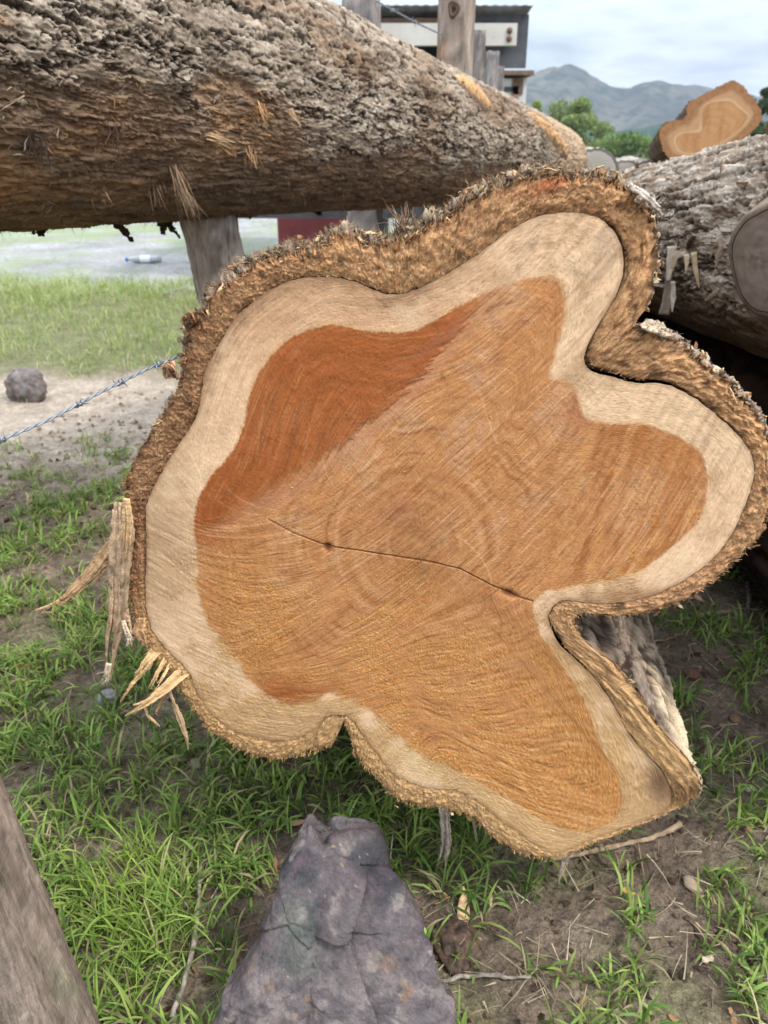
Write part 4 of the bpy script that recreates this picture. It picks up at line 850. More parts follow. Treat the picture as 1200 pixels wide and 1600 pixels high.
q = np.repeat(fr, n); g_ = fbm(Vd * 40, 3); cd = mixc(np.tile(lin(136, 122, 110), (len(Vd), 1)), lin(112, 96, 84), sstep(-.5, .6, np.sin(q * 34 + 5 * g_) * .15 + g_) * .8); cd = cd * (1 + .12 * fbm(Vd * np.array([30, 30, 160]), 3))[:, None]; cd = mixc(cd, lin(92, 78, 68), .7 * sstep(.012, .004, np.abs(np.sin(np.tile(ph, K) * 2.5 + .6 * g_)) * q * .2) * (q > .25)); cd = mixc(cd, lin(118, 102, 90), sstep(.80, .97, q + .2 * g_) * .9)
mesh('stub_face', Vd, grid_faces(K, n, True), M_CUT, STUB, cd)
def splin(pts, w, seed, c_, name='wood_splinter', off=0.02):
    P = np.array([hit2(*pts[0])] * len(pts)); dpt = P[0, 1] - .0
    P = np.array([at(x, y, P[0, 1] - off) for x, y in pts]); P = np.stack([np.interp(np.linspace(0, 1, 14), np.linspace(0, 1, len(pts)), P[:, k]) for k in range(3)], -1)
    Wd = np.interp(np.linspace(0, 1, 14), np.linspace(0, 1, len(w)), w) / FPX * P[0, 1] * .5
    V1, Q1 = ribbon(P, Wd, .004, TP_BACK, .12, seed, 5, .2); mesh(name, V1, Q1, M_FIBRE, GREY, np.asarray(c_) * (1 + .3 * fbm(V1 * 70, 2))[:, None])
splin([(1050, 385), (1048, 412), (1043, 440)], [12, 14, 4], 1, lin(205, 190, 172)); splin([(1073, 398), (1073, 410), (1072, 424)], [7, 6, 2], 2, lin(215, 195, 165)); splin([(1084, 395), (1086, 420), (1093, 452)], [8, 7, 1.5], 3, lin(205, 180, 145))
splin([(1045, 430), (1044, 460), (1037, 492)], [8, 14, 16], 4, lin(150, 135, 120)); splin([(1051, 440), (1052, 465), (1050, 488)], [7, 8, 2], 5, lin(225, 212, 195)); splin([(1122, 372), (1126, 385), (1122, 400), (1118, 420)], [6, 5, 4, 2], 6, lin(170, 150, 125))
splin([(1168, 480), (1172, 492)], [7, 2], 7, lin(170, 140, 105)); splin([(1125, 455), (1112, 462), (1102, 470)], [6, 5, 2], 8, lin(140, 118, 95)); splin([(1062, 395), (1055, 402), (1050, 420)], [10, 9, 3], 9, lin(180, 160, 138))

# ---- simpler logs of the pile
def plain_log(P, Q, r0, r1, face_to, base, label, tone, seed, ends=None, ns=120, nph=110, amp=.012):
    o = thing('felled_log', label, 'log', base, 'whole logs in the pile')
    C, N, rr_, lc, S_, PH_, a_, L_ = trunk(P, Q, r0, r1, ns, nph, face_to, 0, .06, seed, 1.0, .3)
    hh_, ck_, cc_, H1, H2, fi_, ti_ = bark_plates(lc, 7, 16, amp, seed)
    Vv = C + N * (rr_ + hh_)[..., None]; t1, t2 = tone
    cl = mixc(np.broadcast_to(t1, Vv.shape).copy(), t2, sstep(-.2, .4, fbm(lc * 9, 3) + .3 * H1)); cl = mixc(cl, t2 * .35, .8 * ck_)
    mesh('bark', Vv.reshape(-1, 3), grid_faces(ns, nph, True), M_BARK, o, np.clip(cl, 0, 1).reshape(-1, 3))
    e = ends or EC; end_disc('cut_end', Vv[0], -a_, e, o, M_CUT); end_disc('cut_end', Vv[-1], a_, e, o, M_CUT); return o
GE = (lin(120, 112, 104), lin(185, 180, 172), lin(176, 168, 158))
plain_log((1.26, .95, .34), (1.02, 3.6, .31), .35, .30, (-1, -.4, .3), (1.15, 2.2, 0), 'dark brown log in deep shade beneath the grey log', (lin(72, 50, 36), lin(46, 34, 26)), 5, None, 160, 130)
plain_log((2.35, 4.75, .46), (3.1, 7.2, .44), .45, .40, (-1, -.6, .2), (2.2, 5.6, 0), 'thick grey log lying under the log with the heart-shaped end', (lin(150, 138, 124), lin(112, 98, 84)), 6)
plain_log((1.0, 6.5, .385), (3.3, 6.35, .385), .385, .37, (0, -1, .3), (2.1, 6.4, 0), 'grey log lying crosswise under the small pale logs, nearer one', (lin(150, 138, 124), lin(112, 98, 84)), 11, None, 60, 70)
plain_log((1.2, 8.3, .385), (4.0, 8.2, .385), .385, .37, (0, -1, .3), (2.6, 8.2, 0), 'grey log lying crosswise under the small pale logs, farther one', (lin(150, 138, 124), lin(112, 98, 84)), 12, None, 60, 70)
for _x, _y, _r, _l, _s in ((930, 5.9, .165, 'pale grey log end just right of the far tip of the raised log', 13), (978, 5.95, .125, 'small pale round log end left of the heart-shaped cut', 14), (1013, 6.0, .125, 'small pale log end touching the bark left of the heart-shaped cut', 15)):
    _p = at(_x, 250, _y); plain_log((_p[0], _y, .765 + _r), (_p[0] * 1.36, _y + 2.9, .765 + _r), _r, _r * .95, (-.3, -1, .3), (_p[0] * 1.18, _y + 1.4, 0), _l, (lin(186, 180, 170), lin(150, 140, 128)), _s, GE, 50, 60, .006)

# ---- the log with the heart-shaped cut end
HD = 4.55
HOUT = [(1031,222),(1029,205),(1038,193),(1052,187),(1068,188),(1074,180),(1072,170),(1078,158),(1096,150),(1115,140),(1135,130),(1146,124),(1160,134),(1172,148),(1182,160),(1189,172),(1191,188),(1180,202),(1165,214),(1150,226),(1125,240),(1100,250),(1075,255),(1055,252),(1040,243)]
HSAP = [(1040,222),(1040,208),(1050,199),(1066,194),(1078,190),(1084,176),(1092,165),(1106,156),(1122,147),(1138,140),(1150,138),(1164,152),(1176,166),(1180,178),(1172,192),(1155,210),(1140,222),(1115,236),(1090,246),(1066,248),(1048,240)]
HHRT = [(1055,222),(1058,213),(1070,207),(1090,208),(1097,204),(1096,190),(1095,172),(1108,161),(1125,158),(1143,158),(1152,168),(1166,178),(1170,184),(1160,198),(1145,210),(1125,224),(1100,236),(1080,240),(1062,236)]
hc = (1100., 212.); hang_ = np.linspace(0, 2 * np.pi, 240, endpoint=False)
def rad2(poly):
    p = smooth_poly(poly, 1) - hc; A = p; B = np.roll(p, -1, 0); R = np.zeros(240)
    for (ax, ay), (bx, by) in zip(A, B):
        ex, ey = bx - ax, by - ay; den = np.cos(hang_) * ey - np.sin(hang_) * ex; den = np.where(np.abs(den) < 1e-9, 1e-9, den)
        k = (ax * ey - ay * ex) / den; u = (ax * np.sin(hang_) - ay * np.cos(hang_)) / den; R = np.where((u >= -1e-6) & (u <= 1 + 1e-6) & (k > 0), np.maximum(R, k), R)
    return R
HA = np.array([.29, 1, -.04]); HA /= np.linalg.norm(HA)
def hpt(R):
    x = hc[0] + R * np.cos(hang_); y = hc[1] + R * np.sin(hang_); d = ray(x, y); P0 = at(hc[0], hc[1], HD); nrm_ = np.array([.05, 1, 0.08]); k = ((P0 - [0, 0, CAM_H]) @ nrm_) / (d @ nrm_)
    return np.array([0, 0, CAM_H]) + d * k[..., None]
hp0 = at(hc[0], hc[1], HD)
HEART = thing('felled_log', 'log with a heart-shaped orange and cream cut end, resting on the pile upper right', 'log', (hp0[0], hp0[1] + 1.2, 0), 'whole logs in the pile')
Ro, Rs, Rh = rad2(HOUT) + 1.1 * _rng.normal(size=240), rad2(HSAP), rad2(HHRT)
def hstrip(name, Ra, Rb, cfun, M=14):
    f_ = np.linspace(0, 1, M); P = np.concatenate([hpt(Ra + (Rb - Ra) * k) for k in f_]); q_ = np.repeat(f_, 240); mesh(name, P, grid_faces(M, 240, True), M_CUT, HEART, np.clip(cfun(P, q_), 0, 1))
hstrip('heartwood', Rh * .01, Rh, lambda P, q_: mixc(np.tile(lin(190, 144, 100), (len(P), 1)), lin(172, 124, 82), sstep(-.3, .5, fbm(P * np.array([60, 1, 8]), 3))) * (1 + .09 * np.sin(q_ * 30 + 2 * fbm(P * 12, 2)))[:, None])
hstrip('sapwood', Rh, Rs, lambda P, q_: mixc(mixc(np.tile(lin(202, 168, 130), (len(P), 1)), lin(188, 148, 110), sstep(.1, .35, q_ + .1 * fbm(P * 40, 2))), lin(160, 118, 84), sstep(.55, 1, q_ + .25 * fbm(P * 30, 2))) * (1 + .10 * np.sin(q_ * 38))[:, None] * (1 + .10 * fbm(P * 60, 2))[:, None], 16)
hstrip('bark_ring', Rs, Ro, lambda P, q_: np.tile(lin(158, 116, 80), (len(P), 1)) * (1 + .5 * fbm(P * 90, 2))[:, None], 8)
st_ = np.linspace(0.002, 2.4, 60); hb = hpt(Ro); rows = np.array([hb + HA * t_ for t_ in st_]); ctr = hb.mean(0)
rn = hb - ctr; rn /= np.linalg.norm(rn, axis=1)[:, None]; dsp = .014 * fbm(rows * np.array([50, 9, 50]), 3) + .01 * fbm(rows * 24, 2); rows = rows + rn[None] * dsp[..., None]
mesh('bark', rows.reshape(-1, 3), grid_faces(60, 240, True), M_BARK, HEART, np.clip(mixc(np.tile(lin(120, 104, 88), (60 * 240, 1)), lin(84, 68, 54), sstep(-.2, .3, dsp.ravel() * 60)), 0, 1))
end_disc('cut_end', rows[-1], HA, EC, HEART, M_CUT)

# ================================================================== ground, grass, litter
def m_ground():
    t = NT('soil'); v = t.coord('Object'); a = t.noise(v, 9, 6, .65); b = t.noise(v, 60, 5, .7); c = t.noise(v, 1.1, 4, .6); s = t.vor(v, 85)
    base = t.ramp(a, (.3, (.070, .051, .036)), (.5, (.14, .103, .074)), (.7, (.235, .18, .135)))
    tan = t.ramp(a, (.3, (.23, .185, .145)), (.5, (.34, .28, .22)), (.72, (.44, .37, .30)))
    k = t.mix(t.attr('dry', 'Fac'), base, tan); grn = t.ramp(b, (.3, (.08, .105, .035)), (.7, (.20, .25, .09)))
    k = t.mix(t.math('MULTIPLY', t.attr('green', 'Fac'), t.ramp(a, (.25, .55), (.6, 1.))), k, grn)
    k = t.mix(1., k, t.ramp(b, (.25, .5), (.75, 1.5)), 'MULTIPLY'); k = t.mix(1., k, t.ramp(t.noise(v, 220, 4, .7), (.3, .6), (.7, 1.5)), 'MULTIPLY'); t.col(k); t.b.inputs['Roughness'].default_value = .92
    t.bump(t.math('ADD', t.math('MULTIPLY', b, .6), t.math('ADD', a, t.math('MULTIPLY', s, .3))), .8, .02); return t.m
def gh(x, y):
    """height of the ground"""
    p = np.stack([x, y, 0 * x], -1); near = sstep(12, 6, y)
    z = .018 * fbm(p * 3.1, 3) * near + .010 * fbm(p * 14, 3) * sstep(6, 3, y) + .013 * fbm(p * 42, 3, .65) * sstep(4, 1.5, y) + .005 * np.abs(fbm(p * 95 + 5, 2)) * sstep(2.4, 1.4, y)
    z = z + .03 * np.exp(-(((x + .17) / .10) ** 2 + ((y - .66) / .07) ** 2)) * fbm(p * 40 + 4, 3)
    return z - .006
def axis_pts(lo, hi, step, far_lo, far_hi, g=1.13):
    c = list(np.arange(lo, hi, step)); s = step
    while c[-1] < far_hi: s *= g; c.append(c[-1] + s)
    s = step; a = []
    x = lo
    while x > far_lo: s *= g; x -= s; a.append(x)
    return np.array(a[::-1] + c)
gx_ = axis_pts(-1.5, 1.5, .0085, -3500, 3500); gy_ = axis_pts(.35, 2.6, .0085, -400, 6000)
GXm, GYm = np.meshgrid(gx_, gy_, indexing='ij'); GZ = gh(GXm, GYm)
def masks(x, y):
    p = np.stack([x, y, 0 * x], -1); n = fbm(p * .9 + 3, 3); n2 = fbm(p * 3.3, 3)
    strip = sstep(3.95, 4.25, y + .25 * n2) * sstep(7.7, 6.5, y + .6 * n2)         # grass strip beyond the bare ground
    bare = sstep(2.45, 2.85, y + .35 * n2) * sstep(4.2, 3.9, y + .2 * n2) * sstep(.7, .2, x)
    far = sstep(14, 22, y)
    dry = np.clip(bare * (1 - .0) + sstep(6.6, 7.2, y) * (1 - far * .8), 0, 1)
    green = np.clip(strip * .6 + far * .85 + .30 * sstep(2.6, 2.0, y) * sstep(.0, .3, n2 + .1), 0, 1)
    return dry, green, strip, bare
dry, green, _, _ = masks(GXm, GYm)
tag(mesh('ground', np.stack([GXm, GYm, GZ], -1).reshape(-1, 3), grid_faces(len(gx_), len(gy_)), m_ground(), None, None, True, {'dry': dry, 'green': green}), kind='structure')
# gravel track crossing beyond the grass
tx = np.sort(np.concatenate([np.linspace(-60, -9, 80), np.linspace(-8.9, 5, 420), np.linspace(5.1, 60, 80)])); ty = np.linspace(0, 1, 40); TX, TY = np.meshgrid(tx, ty, indexing='ij')
y0 = 7.0 + .5 * np.sin(tx * .8) + 0.5 * fbm(np.stack([tx * .9, 0 * tx, 0 * tx], -1), 3) + .6 * fbm(np.stack([tx * 4, 0 * tx, 0 * tx], -1), 4, .7); y1 = 15.5 + 1.2 * fbm(np.stack([tx * .3, 0 * tx + 5, 0 * tx], -1), 2)
tx_track, y0_track = tx, y0
YY = y0[:, None] + (y1 - y0)[:, None] * TY; t = NT('gravel'); v = t.coord('Object'); t.col(t.mix(t.math('MULTIPLY', t.ramp(t.noise(v, .55, 5, .6), (.46, 0.), (.58, .85)), 1.), t.mix(1., t.ramp(t.noise(v, 14, 8, .8), (.3, (.15, .15, .145)), (.7, (.42, .42, .41))), t.ramp(t.noise(v, 1.3, 4, .6), (.3, .7), (.7, 1.25)), 'MULTIPLY'), (.22, .27, .13))); t.bump(t.noise(v, 40, 4, .7), .6, .02)
tag(mesh('gravel_track', np.stack([TX, YY, 0 * TX + gh(TX, YY) + .004 + .012 * np.sin(np.pi * TY)], -1).reshape(-1, 3), grid_faces(580, 40), t.m), kind='structure')

rg = np.random.default_rng(5)
def blades(bx, by, L, W, lean, az, col, segs=4, zoff=0):
    n = len(bx); bz = gh(bx, by) - .004; D = np.stack([np.cos(az), np.sin(az), 0 * az], -1); S = np.stack([-np.sin(az), np.cos(az), 0 * az], -1); tw = rg.normal(size=n) * .5
    S = S * np.cos(tw)[:, None] + np.array([0, 0, 1.]) * np.sin(tw)[:, None]; V = []
    a = rg.uniform(.05, .45, n); k = lean
    P = np.stack([bx, by, bz], -1); ang = a
    for i in range(segs + 1):
        t = i / segs; w = W * (np.sin(np.pi * (.12 + .88 * t)) ** .7 if i < segs else .04); w = W * (1 - t) ** .55 * (.55 + .9 * t) if i < segs else W * .03
        V += [P - S * (w * .5)[:, None], P + S * (w * .5)[:, None]]
        ang = a + k * t * 1.5; st = L / segs; P = P + D * (np.sin(ang) * st)[:, None] + np.array([0, 0, 1.]) * (np.cos(ang) * st)[:, None]
    V = np.stack(V, 1); K = 2 * (segs + 1); q = np.array([[2 * k_, 2 * k_ + 1, 2 * k_ + 3, 2 * k_ + 2] for k_ in range(segs)])
    V[..., 2] = np.maximum(V[..., 2], gh(V[..., 0].ravel(), V[..., 1].ravel()).reshape(V.shape[:2]) + .001)
    return V.reshape(-1, 3), (np.arange(n)[:, None, None] * K + q[None]).reshape(-1, 4), np.repeat(col, K, 0)
def pix(x, y, z=0.0):
    w = y * CP - (z - CAM_H) * SP; return 600 + FPX * x / w, 800 - FPX * (y * SP + (z - CAM_H) * CP) / w
def gcols(n, kind):
    t = rg.random((n, 1)); u = rg.random((n, 1))
    if kind == 'near': c = lerp(np.array([.07, .15, .03]), np.array([.34, .46, .12]), t); c = np.where(u < .14, np.array([.30, .36, .10]), c); c = np.where(u > .90, np.array([.42, .34, .21]), c)
    elif kind == 'strip': c = lerp(np.array([.17, .24, .07]), np.array([.42, .48, .20]), t); c = np.where(u > .84, np.array([.52, .47, .30]), c)
    else: c = lerp(np.array([.30, .24, .15]), np.array([.52, .44, .31]), t)
    return c * rg.uniform(.8, 1.15, (n, 1))
def inside_things(x, y):
    return ((x > -.24) & (x < .10) & (y < .80)) & (np.abs(x + .055 - .0) < .19 - .16 * sstep(.58, .80, y)) | ((x < -.375) & (y < .66) & (y > .50))
GR = Acc()
# tufts close by: broad leaves springing from common roots
T = 15000; tx = rg.uniform(-1.6, 2.0, T); ty = .55 + (3.0 - .55) * rg.random(T) ** 1.25; X, Y = pix(tx, ty)
n1 = fbm(np.stack([tx, ty, 0 * tx], -1) * 4.2 + 2, 3); n2 = fbm(np.stack([tx, ty, 0 * tx], -1) * 13 + 9, 2)
dens = sstep(-.16, .18, n1 + .6 * n2 + .09)
dens *= np.where(X > 760, np.clip(sstep(-.05, .32, n1 + .5 * n2 + .02 + .1 * sstep(1050, 1180, X)), 0, .7), 1)
dens *= 1 - .95 * blob(X, Y, 960, 1370, 190, 95, -8) - .9 * blob(X, Y, 330, 1520, 60, 60) - .92 * blob(X, Y, 690, 1470, 45, 110) - .8 * blob(X, Y, 1130, 1130, 60, 110) - .8 * blob(X, Y, 100, 900, 70, 28, -12)
dens *= 1 - .75 * sstep(2.3, 2.7, ty) * sstep(.6, .2, tx)
dens = np.clip(dens + .9 * blob(X, Y, 470, 1215, 170, 45) + .9 * blob(X, Y, 220, 1420, 80, 130) + .5 * blob(X, Y, 780, 1400, 60, 50), 0, 1)
k = (rg.random(T) < dens) & ~inside_things(tx, ty); tx, ty = tx[k], ty[k]
nb = rg.integers(4, 12, len(tx)); bx = np.repeat(tx, nb) + .009 * rg.normal(size=nb.sum()); by = np.repeat(ty, nb) + .009 * rg.normal(size=nb.sum()); n = len(bx)
X, Y = pix(bx, by); tall = np.clip(.45 * blob(X, Y, 230, 1430, 90, 150) + .15, 0, 1); sc = np.repeat(rg.uniform(.6, 1.25, len(tx)), nb)
L = rg.uniform(.026, .066, n) * sc * (1 + 1.3 * tall); W = rg.uniform(.0034, .0078, n) * np.where(tall > .35, .75, 1)
cc = gcols(n, 'near'); cc = mixc(cc, np.array([.30, .42, .07]), .6 * np.clip(blob(X, Y, 200, 1400, 80, 140), 0, 1)); tone_ = np.repeat(rg.uniform(.65, 1.3, len(tx)), nb)[:, None]
V, Q, C = blades(bx, by, L, W, rg.uniform(.5, 2.0, n) * (1 - .7 * np.clip(tall, 0, 1)), rg.uniform(0, 2 * np.pi, n), cc * tone_); GR.add(V, Q, col=C)
# the strip beyond the bare ground, taller and paler
n = 42000; bx = rg.uniform(-5.0, 3.0, n); by = rg.uniform(3.8, 8.2, n); _, _, stp, _ = masks(bx, by); nn_ = fbm(np.stack([bx, by, 0 * bx], -1) * 2.2, 3)
k = rg.random(n) < stp * sstep(-.34, .12, nn_); bx, by = bx[k], by[k]; n = len(bx)
V, Q, C = blades(bx, by, rg.uniform(.03, .12, n), rg.uniform(.004, .008, n), rg.uniform(.3, 1.6, n), rg.uniform(0, 2 * np.pi, n), gcols(n, 'strip'), 3); GR.add(V, Q, col=C)
n = 16000; bx = rg.uniform(-6.5, 3.0, n); by = np.interp(bx, tx_track, y0_track) + rg.normal(size=n) * .33 + .05; k = fbm(np.stack([bx, by, 0 * bx], -1) * 1.7 + 3, 2) > -.12; bx, by = bx[k], by[k]; n = len(bx)
V, Q, C = blades(bx, by, rg.uniform(.04, .13, n), rg.uniform(.004, .009, n), rg.uniform(.3, 1.5, n), rg.uniform(0, 2 * np.pi, n), gcols(n, 'strip'), 3); GR.add(V, Q, col=C)
# scattered sprigs on the bare ground and on the track
n = 900; sx = rg.uniform(-7, 1, n); sy = rg.uniform(2.6, 15, n); k = (fbm(np.stack([sx, sy, 0 * sx], -1) * 1.3 + 7, 2) > .12); sx, sy = sx[k], sy[k]
bx = np.repeat(sx, 26) + .10 * rg.normal(size=len(sx) * 26); by = np.repeat(sy, 26) + .10 * rg.normal(size=len(sx) * 26); n = len(bx)
V, Q, C = blades(bx, by, rg.uniform(.02, .08, n), rg.uniform(.003, .006, n), rg.uniform(.2, 1.2, n), rg.uniform(0, 2 * np.pi, n), gcols(n, 'strip'), 3); GR.add(V, Q, col=C)
tag(GR.build('grass', M_GRASS), 'broad-bladed green grass over dark soil around and beyond the log', 'grass', kind='stuff')
# straw, dead blades and chips trodden into the soil
LT = Acc(); n = 15000; bx = rg.uniform(-1.6, 2.0, n); by = .5 + 2.6 * rg.random(n) ** 1.2; az = rg.uniform(0, 2 * np.pi, n)
B = np.stack([bx, by, gh(bx, by) + rg.uniform(.001, .012, n)], -1); D = np.stack([np.cos(az), np.sin(az), rg.normal(size=n) * .22], -1)
V, Q, C = hairs(B, D, rg.uniform(.012, .075, n), rg.uniform(.0012, .0032, n), gcols(n, 'dry') * rg.uniform(.35, 1., (n, 1)), rg, .35, 3); LT.add(V, Q, col=C)
for _ in range(900):
    x, y = rg.uniform(-1.3, 1.8), .55 + 2.3 * rg.random() ** 1.2
    if inside_things(np.array(x), np.array(y)): continue
    z = float(gh(np.array([x]), np.array([y]))[0]); V, Q = flake(np.array([x, y, z + .003]), np.array([0, 0, 1.]) + .5 * rg.normal(size=3), rg.normal(size=3), rg.uniform(.004, .016), rg.uniform(.002, .006), .0015, rg, .3)
    LT.add(V, Q, col=(lin(150, 120, 85) if rg.random() < .4 else lin(70, 55, 42)) * rg.uniform(.6, 1.2))
tag(LT.build('ground_litter', M_FIBRE), 'dry straw, dead grass and bark crumbs lying on the soil', 'litter', kind='stuff')
# crumbs of soil
CR = Acc(); ico = None
import bmesh
bm = bmesh.new(); bmesh.ops.create_icosphere(bm, subdivisions=1, radius=1); ICO_V = np.array([v.co[:] for v in bm.verts]); ICO_T = np.array([[v.index for v in f.verts] for f in bm.faces]); bm.free()
bm = bmesh.new(); bmesh.ops.create_icosphere(bm, subdivisions=5, radius=1); IC5_V = np.array([v.co[:] for v in bm.verts]); IC5_T = np.array([[v.index for v in f.verts] for f in bm.faces]); bm.free()
for _ in range(3800):
    x, y = rg.uniform(-1.5, 1.9), .52 + 3.2 * rg.random() ** 1.3
    s = rg.uniform(.002, .008) * (1 + .5 * (y > 2)); z = float(gh(np.array([x]), np.array([y]))[0])
    V = ICO_V * (s * (1 + .35 * rg.normal(size=(len(ICO_V), 1)))) * rg.uniform(.6, 1.2, 3); CR.add(V + [x, y, z + s * .3], T=ICO_T, col=(lin(84, 66, 52) if y < 2.4 else lin(150, 130, 108)) * rg.uniform(.55, 1.3))
tag(CR.build('soil_crumbs', M_ROCKC, smooth=False), 'loose crumbs of dark soil on the ground', 'soil', kind='stuff')

# ---- stones
def stone(label, c, size, seed, cols, rough=.25, name='stone', T=None, V=None, flat=.0, group=None, sink=.3):
    V = (np.sign(IC5_V) * np.abs(IC5_V) ** .7 / 1.1) if name == 'stone' and 'squarish' in label else IC5_V; n1 = fbm(V * 1.3 + seed * 5.1, 3); F1, F2, Hh, Vv = worley(V * 1.7 + seed * 3.3)
    Vd = V * (1 + rough * n1 + rough * .5 * (F1 - .5) + .05 * fbm(V * 9 + seed, 3))[:, None] * np.array(size)
    cc = mixc(np.tile(cols[0], (len(V), 1)), cols[1], sstep(-.2, .3, fbm(V * 3 + seed, 4))); cc = mixc(cc, cols[2], .8 * sstep(.15, .35, fbm(V * 5 + 9 + seed, 3)))
    z = float(gh(np.array([c[0]]), np.array([c[1]]))[0]); o = mesh(name, Vd + [c[0], c[1], z + size[2] * (1 - sink)], IC5_T, M_ROCKC, None, cc, True, origin=(c[0], c[1], z))
    return tag(o, label, 'stone', group)
p = on_ground(38, 628); stone('squarish grey and reddish stone on the bare soil at left', p + [0, .06, 0], (.098, .07, .088), 3, (lin(112, 106, 104), lin(88, 82, 80), lin(140, 118, 108)), .34)
p = on_ground(166, 1108); stone('small smooth grey stone among grass below the torn bark strips', p + [0, .02, 0], (.024, .022, .016), 4, (lin(140, 136, 136), lin(112, 108, 108), lin(158, 152, 150)), .12)
p = on_ground(1148, 1126); stone('small brown pebble on the soil right of the log', p, (.012, .012, .009), 5, (lin(128, 96, 76), lin(104, 78, 62), lin(140, 108, 86)), .12)
p = on_ground(1082, 1055); stone('reddish clod beside the right flank of the log', p, (.018, .02, .012), 6, (lin(112, 80, 66), lin(92, 66, 54), lin(126, 94, 76)), .15)
p = on_ground(712, 1478); stone('brown earthy rock just right of the big purple rock', p + [0, .0, 0], (.036, .046, .022), 8, (lin(84, 66, 54), lin(52, 42, 35), lin(108, 86, 70)), .35, sink=.7)
p = on_ground(1135, 1190); stone('tiny whitish pebble among grass at the right edge', on_ground(1172, 1232), (.010, .008, .007), 9, (lin(190, 180, 165), lin(165, 152, 138), lin(200, 190, 175)), .12)

# ---- the big wedge-shaped rock in front
def big_rock():
    # outline at given heights (metres): left, right as photo pixels, with the distance of the ridge
    lv = [(1292, 474, 580, .765), (1302, 469, 588, .755), (1322, 458, 604, .742), (1350, 447, 612, .728), (1390, 434, 628, .708), (1430, 424, 641, .69), (1470, 404, 654, .67), (1510, 386, 668, .652), (1550, 360, 682, .635), (1600, 336, 693, .618), (1680, 290, 720, .592), (1800, 250, 760, .555)]
    ys, ls, rs, ds = map(np.array, zip(*[[float(q) for q in l] for l in lv])); n = 200; m = 260
    t = np.linspace(0, 1, n); yy = ys[0] + (ys[-1] - ys[0]) * t; l = np.interp(yy, ys, ls); rr = np.interp(yy, ys, rs); dd = np.interp(yy, ys, ds)
    ph = np.linspace(0, 2 * np.pi, m, endpoint=False); V = []
    for k in range(n):
        A = at(l[k], yy[k], dd[k]); B = at(rr[k], yy[k], dd[k]); c = (A + B) / 2; hw = (B - A)[0] / 2; depth = .012 + .085 * t[k] ** .8
        sx = np.sign(np.cos(ph)) * np.abs(np.cos(ph)) ** .8; sy = np.sign(np.sin(ph)) * np.abs(np.sin(ph)) ** .8
        # front side (sin<0) bulges little, back side falls away
        V.append(np.stack([c[0] + hw * sx, c[1] + np.where(sy < 0, depth * .55, depth * 1.5) * sy + .0, np.full(m, c[2])], -1))
    V = np.array(V); top = V[0].mean(0)
    V = np.concatenate([V[:1] * .02 + top * .98 - [0, 0, .010], V[:1] * .5 + top * .5 - [0, 0, .006], V]); n2_ = len(V)
    lo = V.reshape(-1, 3); F1, F2, Hh, Vv = worley(lo * np.array([13, 13, 11]) + 2); Hb_ = (Hh * 7.3) % 1; G1, G2, Hg, Wg = worley(lo * 34 + 8)
    nr = lo - np.repeat(V.mean(1), m, 0) ; nr[:, 2] = 0; nr /= np.linalg.norm(nr, axis=1)[:, None] + 1e-9
    d = .016 * (np.clip(Vv[:, 0] * (Hh - .4) * 3 + Vv[:, 2] * (Hb_ - .5) * 3, -1.2, 1.2)) + .003 * (Hh - .5) + .002 * np.clip(Wg[:, 0] + Wg[:, 2] * (Hg - .5), -1, 1) + .007 * fbm(lo * 14, 5, .6) + .0016 * fbm(lo * 110, 3, .6) - .002 * sstep(.06, 0, F2 - F1)
    # notch between the two tips
    px_, py_ = pix(lo[:, 0], lo[:, 1], lo[:, 2]); hi = sstep(1345, 1290, py_); d2 = (.012 * blob(px_, py_, 486, 1292, 9, 30) - .022 * blob(px_, py_, 508, 1292, 8, 26) + .004 * blob(px_, py_, 562, 1302, 20, 12)) * hi
    lo = lo + nr * d[:, None] + np.array([0, 0, 1.]) * d2[:, None]
    a = fbm(lo * 16 + 3, 4); b = fbm(lo * 42 + 8, 4); vn = fbm(lo * np.array([30, 30, 12]) + 5, 3); f_ = pnoise(lo * 260)
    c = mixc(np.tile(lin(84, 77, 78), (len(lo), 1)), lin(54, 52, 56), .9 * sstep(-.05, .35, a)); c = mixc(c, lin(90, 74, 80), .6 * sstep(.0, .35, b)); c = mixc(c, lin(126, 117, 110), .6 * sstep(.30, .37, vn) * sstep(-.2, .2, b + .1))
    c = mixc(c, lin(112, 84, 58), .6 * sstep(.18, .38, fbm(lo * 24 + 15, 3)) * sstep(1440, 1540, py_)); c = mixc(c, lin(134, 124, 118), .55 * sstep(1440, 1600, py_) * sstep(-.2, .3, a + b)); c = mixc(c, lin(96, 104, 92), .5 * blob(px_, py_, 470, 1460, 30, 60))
    c = mixc(c, lin(34, 30, 34), .85 * sstep(562, 590, px_) * sstep(1420, 1340, py_)); c = c * (1 + .34 * f_ + .25 * pnoise(lo * 90) + .2 * fbm(lo * 45 + 70, 3))[:, None]; c = mixc(c, lin(180, 152, 110), .5 * sstep(.70, .78, pnoise(lo * 170 + 9)))  # upper right side's shade put into the colour; the rest is speckle
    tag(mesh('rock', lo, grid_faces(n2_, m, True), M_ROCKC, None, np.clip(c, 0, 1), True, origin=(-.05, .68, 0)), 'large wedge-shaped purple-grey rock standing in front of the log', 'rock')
big_rock()

